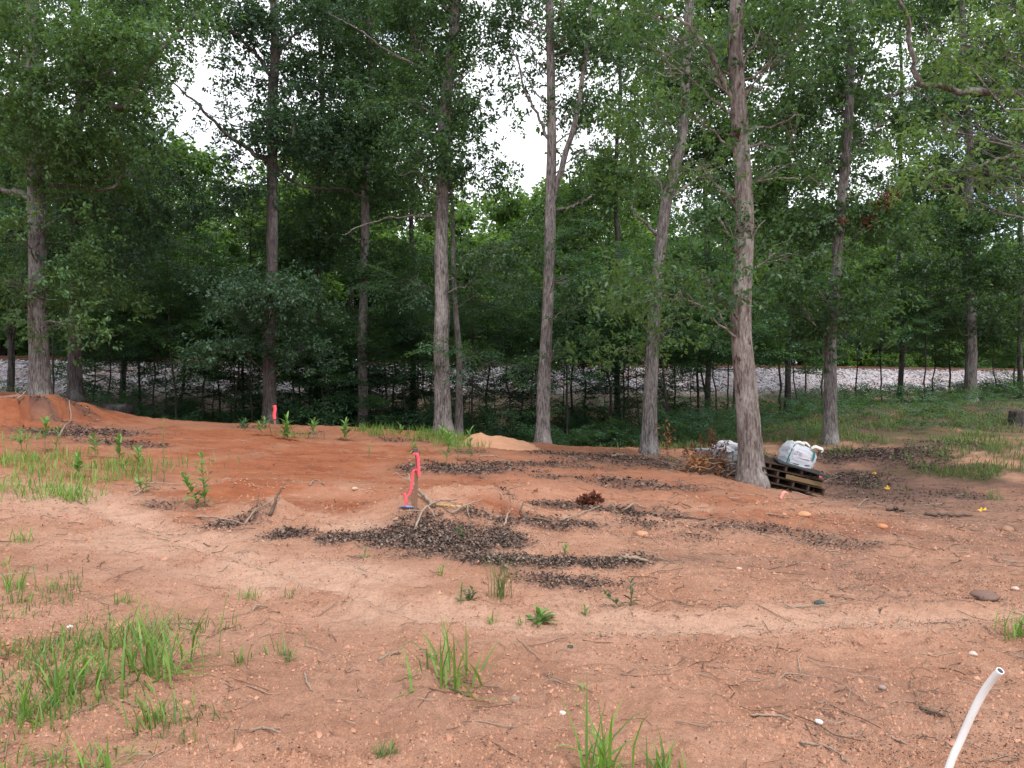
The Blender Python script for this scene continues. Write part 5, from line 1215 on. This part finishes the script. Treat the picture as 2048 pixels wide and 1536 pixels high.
bag_patch(-2.62, -2.48, .05, .95, .008, M['strap'], 'strap', skew=.25)
bag_patch(-2.10, -1.45, .42, .78, .010, plain_mat('pouch', (.55, .55, .60), .35, .25, 14), 'document_pouch', 14, 14)
for (a0, a1, v0, v1) in ((-2.02, -1.92, .5, .68), (-1.86, -1.76, .55, .7), (-1.7, -1.6, .5, .66), (-1.95, -1.6, .62, .66)): bag_patch(a0, a1, v0, v1, .014, M['print'], 'print')
for (a0, a1, v0, v1) in ((-2.36, -2.33, .12, .24), (-2.27, -2.24, .12, .24), (-2.36, -2.24, .22, .25), (-2.36, -2.24, .11, .14), (-1.55, -1.25, .10, .15), (-1.2, -1.0, .18, .22), (-1.9, -1.6, .08, .12)): bag_patch(a0, a1, v0, v1, .008, M['slate'], 'lettering', 6, 8)
def loop(pts, wdt, name='lifting_loop'):
    c_ = catmull(np.array(pts, float), 14); me = strip(c_, wdt, (.25, .8, .5), name); o = obj(name, me, plain_mat('loop', (.70, .68, .62), .7), bag)
    sm_ = o.modifiers.new('thick', 'SOLIDIFY'); sm_.thickness = .006
loop([(.16, -.16, .36), (.22, -.18, .41), (.29, -.2, .40), (.36, -.22, .38), (.33, -.22, .33)], .08)
loop([(-.18, -.14, .38), (-.12, -.17, .43), (-.04, -.17, .43), (.03, -.15, .41)], .06)
loop([(.05, .1, .40), (.12, .0, .44), (.18, -.08, .39)], .06)
# grey blocks left of the trunk
M['block'] = plain_mat('block', (0.30, 0.31, 0.33), .9, .45, 5, .15, (2, 2, .6), .5)
BY_ = 14.6; bx0, bx1 = gx(1389, BY_), gx(1486, BY_); bb = h1(gx(1435, BY_), BY_)
bl = thing('block_stack', 'weathered grey stack of two courses under dead branches left of the nearest trunk', 'block stack', (bx0, BY_, bb), (0, R(2), R(-3)))
for row in range(2):
    for k in range(3):
        wv = (bx1 - bx0) / 3
        obj('block', box(wv * (k + .5) + .06 * row, .06 * row + random.uniform(-.015, .015), .12 + .235 * row, wv - .012, .42, .222, .012, .012), M['block'], bl)
bp = thing('plastic_bag', 'crumpled white plastic bag on top of the grey stack', 'bag', (gx(1448, BY_), BY_ - .1, bb + .46))
bm = bmesh.new(); bmesh.ops.create_icosphere(bm, subdivisions=4, radius=1)
for v in bm.verts:
    q = v.co.copy(); n_ = fbm(np.array([q.x * 2 + q.z * 2]), np.array([q.y * 2 + q.z + 8]), 4)[0]; v.co = q * (.5 + .9 * n_); v.co.x *= .26; v.co.y *= .18; v.co.z = max(v.co.z * .17, -.06) + .06 * max(0, q.x * .5 + .2)
me = bpy.data.meshes.new('sack'); bm.to_mesh(me); bm.free()
obj('sack', me, M['bag'], bp)
# brush pile
rc = np.array([gx(1425, 14.2), 14.15]); rz = h1(*rc)
br = thing('brush_pile', 'pile of dead branches with curled brown leaves left of the nearest trunk', 'brush pile', (rc[0], rc[1], rz))
acc = Acc(); lf = Acc(); lf2 = Acc()
for k in range(90):
    s_ = np.array([rng.normal(0, .42), rng.normal(.0, .22), abs(rng.normal(.08, .12))]); a = rng.normal(0, .7) + (math.pi if rng.random() < .5 else 0); l_ = rng.uniform(.25, .9)
    e_ = s_ + np.array([math.cos(a) * l_, math.sin(a) * l_ * .4, rng.uniform(-.1, .35) * l_]); e_[2] = max(e_[2], .02)
    bp_ = wander(s_, e_, 8, .12); V, Qd = tube(bp_, np.linspace(rng.uniform(.005, .014), .003, 8), 5); acc.add(V, Qd, rng.random())
for k in range(7):                                   # upright twigs with hanging leaves
    s_ = np.array([(-.2, .0, .28, -.28, -.1, .18, -.45)[k], .1, .2]); e_ = s_ + np.array([rng.normal(0, .08), .1, (.50, .55, .38, .42, .62, .48, .3)[k]])
    bp_ = wander(s_, e_, 9, .1); V, Qd = tube(bp_, np.linspace(.01, .003, 9), 5); acc.add(V, Qd, .2)
    n = 26; q = bp_[rng.integers(4, 9, n)] + rng.normal(0, .035, (n, 3)); V, Fc = leaves(q, rdir(n) - [0, 0, .5], rdir(n), rng.uniform(.05, .09, n), rng.uniform(.025, .045, n), .4); lf2.add(V, Fc, np.repeat(rng.random(n) * .6, 4))
for k in range(16):
    c_ = np.array([rng.uniform(-.62, .65), -.22 + rng.normal(0, .1), rng.uniform(.04, .34)]); n = 26
    V, Fc = leaves(c_ + rng.normal(0, .055, (n, 3)) * [1, .7, 1], rdir(n), rdir(n), rng.uniform(.06, .10, n), rng.uniform(.035, .055, n), .4); lf.add(V, Fc, np.repeat(rng.random(n), 4))
o = obj('branches', acc.mesh('branches', True), M['twig'], br); o['kind'] = 'stuff'
o = obj('dead_leaves', lf.mesh('dead_leaves'), M['dead_leaf'], br); o['kind'] = 'stuff'
o = obj('hanging_leaves', lf2.mesh('hanging_leaves'), M['rust_leaf'], br); o['kind'] = 'stuff'
# dead sprig by the leaning trunk
g = at(1340, 935); ds = thing('dead_sapling', 'withered brown sapling right of the right leaning trunk', 'sapling', tuple(g))
bp_ = wander(np.array([0, 0, -.05]), np.array([-.1, 0, .75]), 10, .06); V, Qd = tube(bp_, np.linspace(.012, .004, 10), 5); obj('stem', mesh_np('stem', V, Qd, None, True), M['dark_wood'], ds)
n = 60; q = bp_[rng.integers(4, 10, n)] + rng.normal(0, .07, (n, 3)); V, Fc = leaves(q, rdir(n), rdir(n), rng.uniform(.06, .1, n), rng.uniform(.03, .05, n), .4)
obj('leaves', mesh_np('leaves', V, Fc, {'tint': np.repeat(rng.random(n), 4)}), M['dead_leaf'], ds)['kind'] = 'stuff'
# scrubby debris round the foot of the nearest trunk and stump at the right edge
g = at(2036, 850); sY = g[1]
th_d = bark_disp(.12, 20)
pth = np.column_stack([np.zeros(8), np.zeros(8), np.linspace(-.1, .42, 8)])
sp = thing('tree_stump', 'sawn grey tree stump at the right edge on the grass slope', 'stump', (g[0], g[1], g[2]))
V, Qd = tube(pth, .24 * (1 + .5 * np.exp(-np.linspace(0, .52, 8) / .12)), 24, th_d); obj('trunk', mesh_np('trunk', V, Qd, None, True), M['bark_dark'], sp)
# dark log in the left hollow
lx = gx(222, 24.6); lz = h1(lx, 24.6)
lg = thing('dark_log', 'dark rounded log lying in shade right of the red bank', 'log', (lx, 24.6, lz + .14), (0, 0, R(-20)))
V, Qd = tube(np.array([[-.75, 0, 0], [-.3, 0, .02], [.3, 0, 0], [.8, 0, -.03]]), np.array([.24, .23, .22, .2]), 16, None); obj('trunk', mesh_np('trunk', V, Qd, None, True), M['bark_dark'], lg)

# ------------------------------------------------------------------ white pipe
PYp = 2.75
pp = [P(1846, 1660, PYp + .02), P(1896, 1540, PYp), P(1922, 1478, PYp - .01), P(1946, 1424, PYp - .03), P(1966, 1386, PYp - .05), P(1984, 1360, PYp - .075), P(2001, 1341, PYp - .11)]
base = pp[0].copy(); base[2] = h1(base[0], base[1]); pp[0] = base - np.array([.0, 0, .1]); 
c_ = catmull(np.array(pp) - base, 40); ro, ri = .0128, .0106
V1, Q1 = tube(c_, ro, 28, None, False); c2 = c_[-14:]; V2, Q2 = tube(c2, ri, 28, None, False)
n1 = len(V1); Vp = np.vstack([V1, V2]); j = np.arange(28); j2 = (j + 1) % 28
rim = np.stack([n1 - 28 + j, n1 - 28 + j2, n1 + len(V2) - 28 + j2, n1 + len(V2) - 28 + j], -1)
Qp = np.vstack([Q1, (Q2 + n1)[:, ::-1], rim])
m, t, b = new_mat('pvc'); nz_ = noise(t, 6, 4)
t.links.new(mixc(t, ramp(t, nz_, .55, .8), (.70, .70, .70), (.60, .55, .47)), b.inputs['Base Color']); b.inputs['Roughness'].default_value = .32
pv = thing('pvc_pipe', 'bent white plastic pipe sticking up at the lower right corner', 'pipe', tuple(base))
obj('pipe', mesh_np('pipe', Vp, Qp, None, True), m, pv)
V, Qd = tube(c_[-2:] - (c_[-1] - c_[-2]) * .4, ri * .99, 28); obj('mouth_shade', mesh_np('mouth_shade', V, Qd), plain_mat('painted_pipe_shade', (.05, .05, .055), .8), pv)  # open pipe has no stopper; near-black disc paints the shade inside its mouth
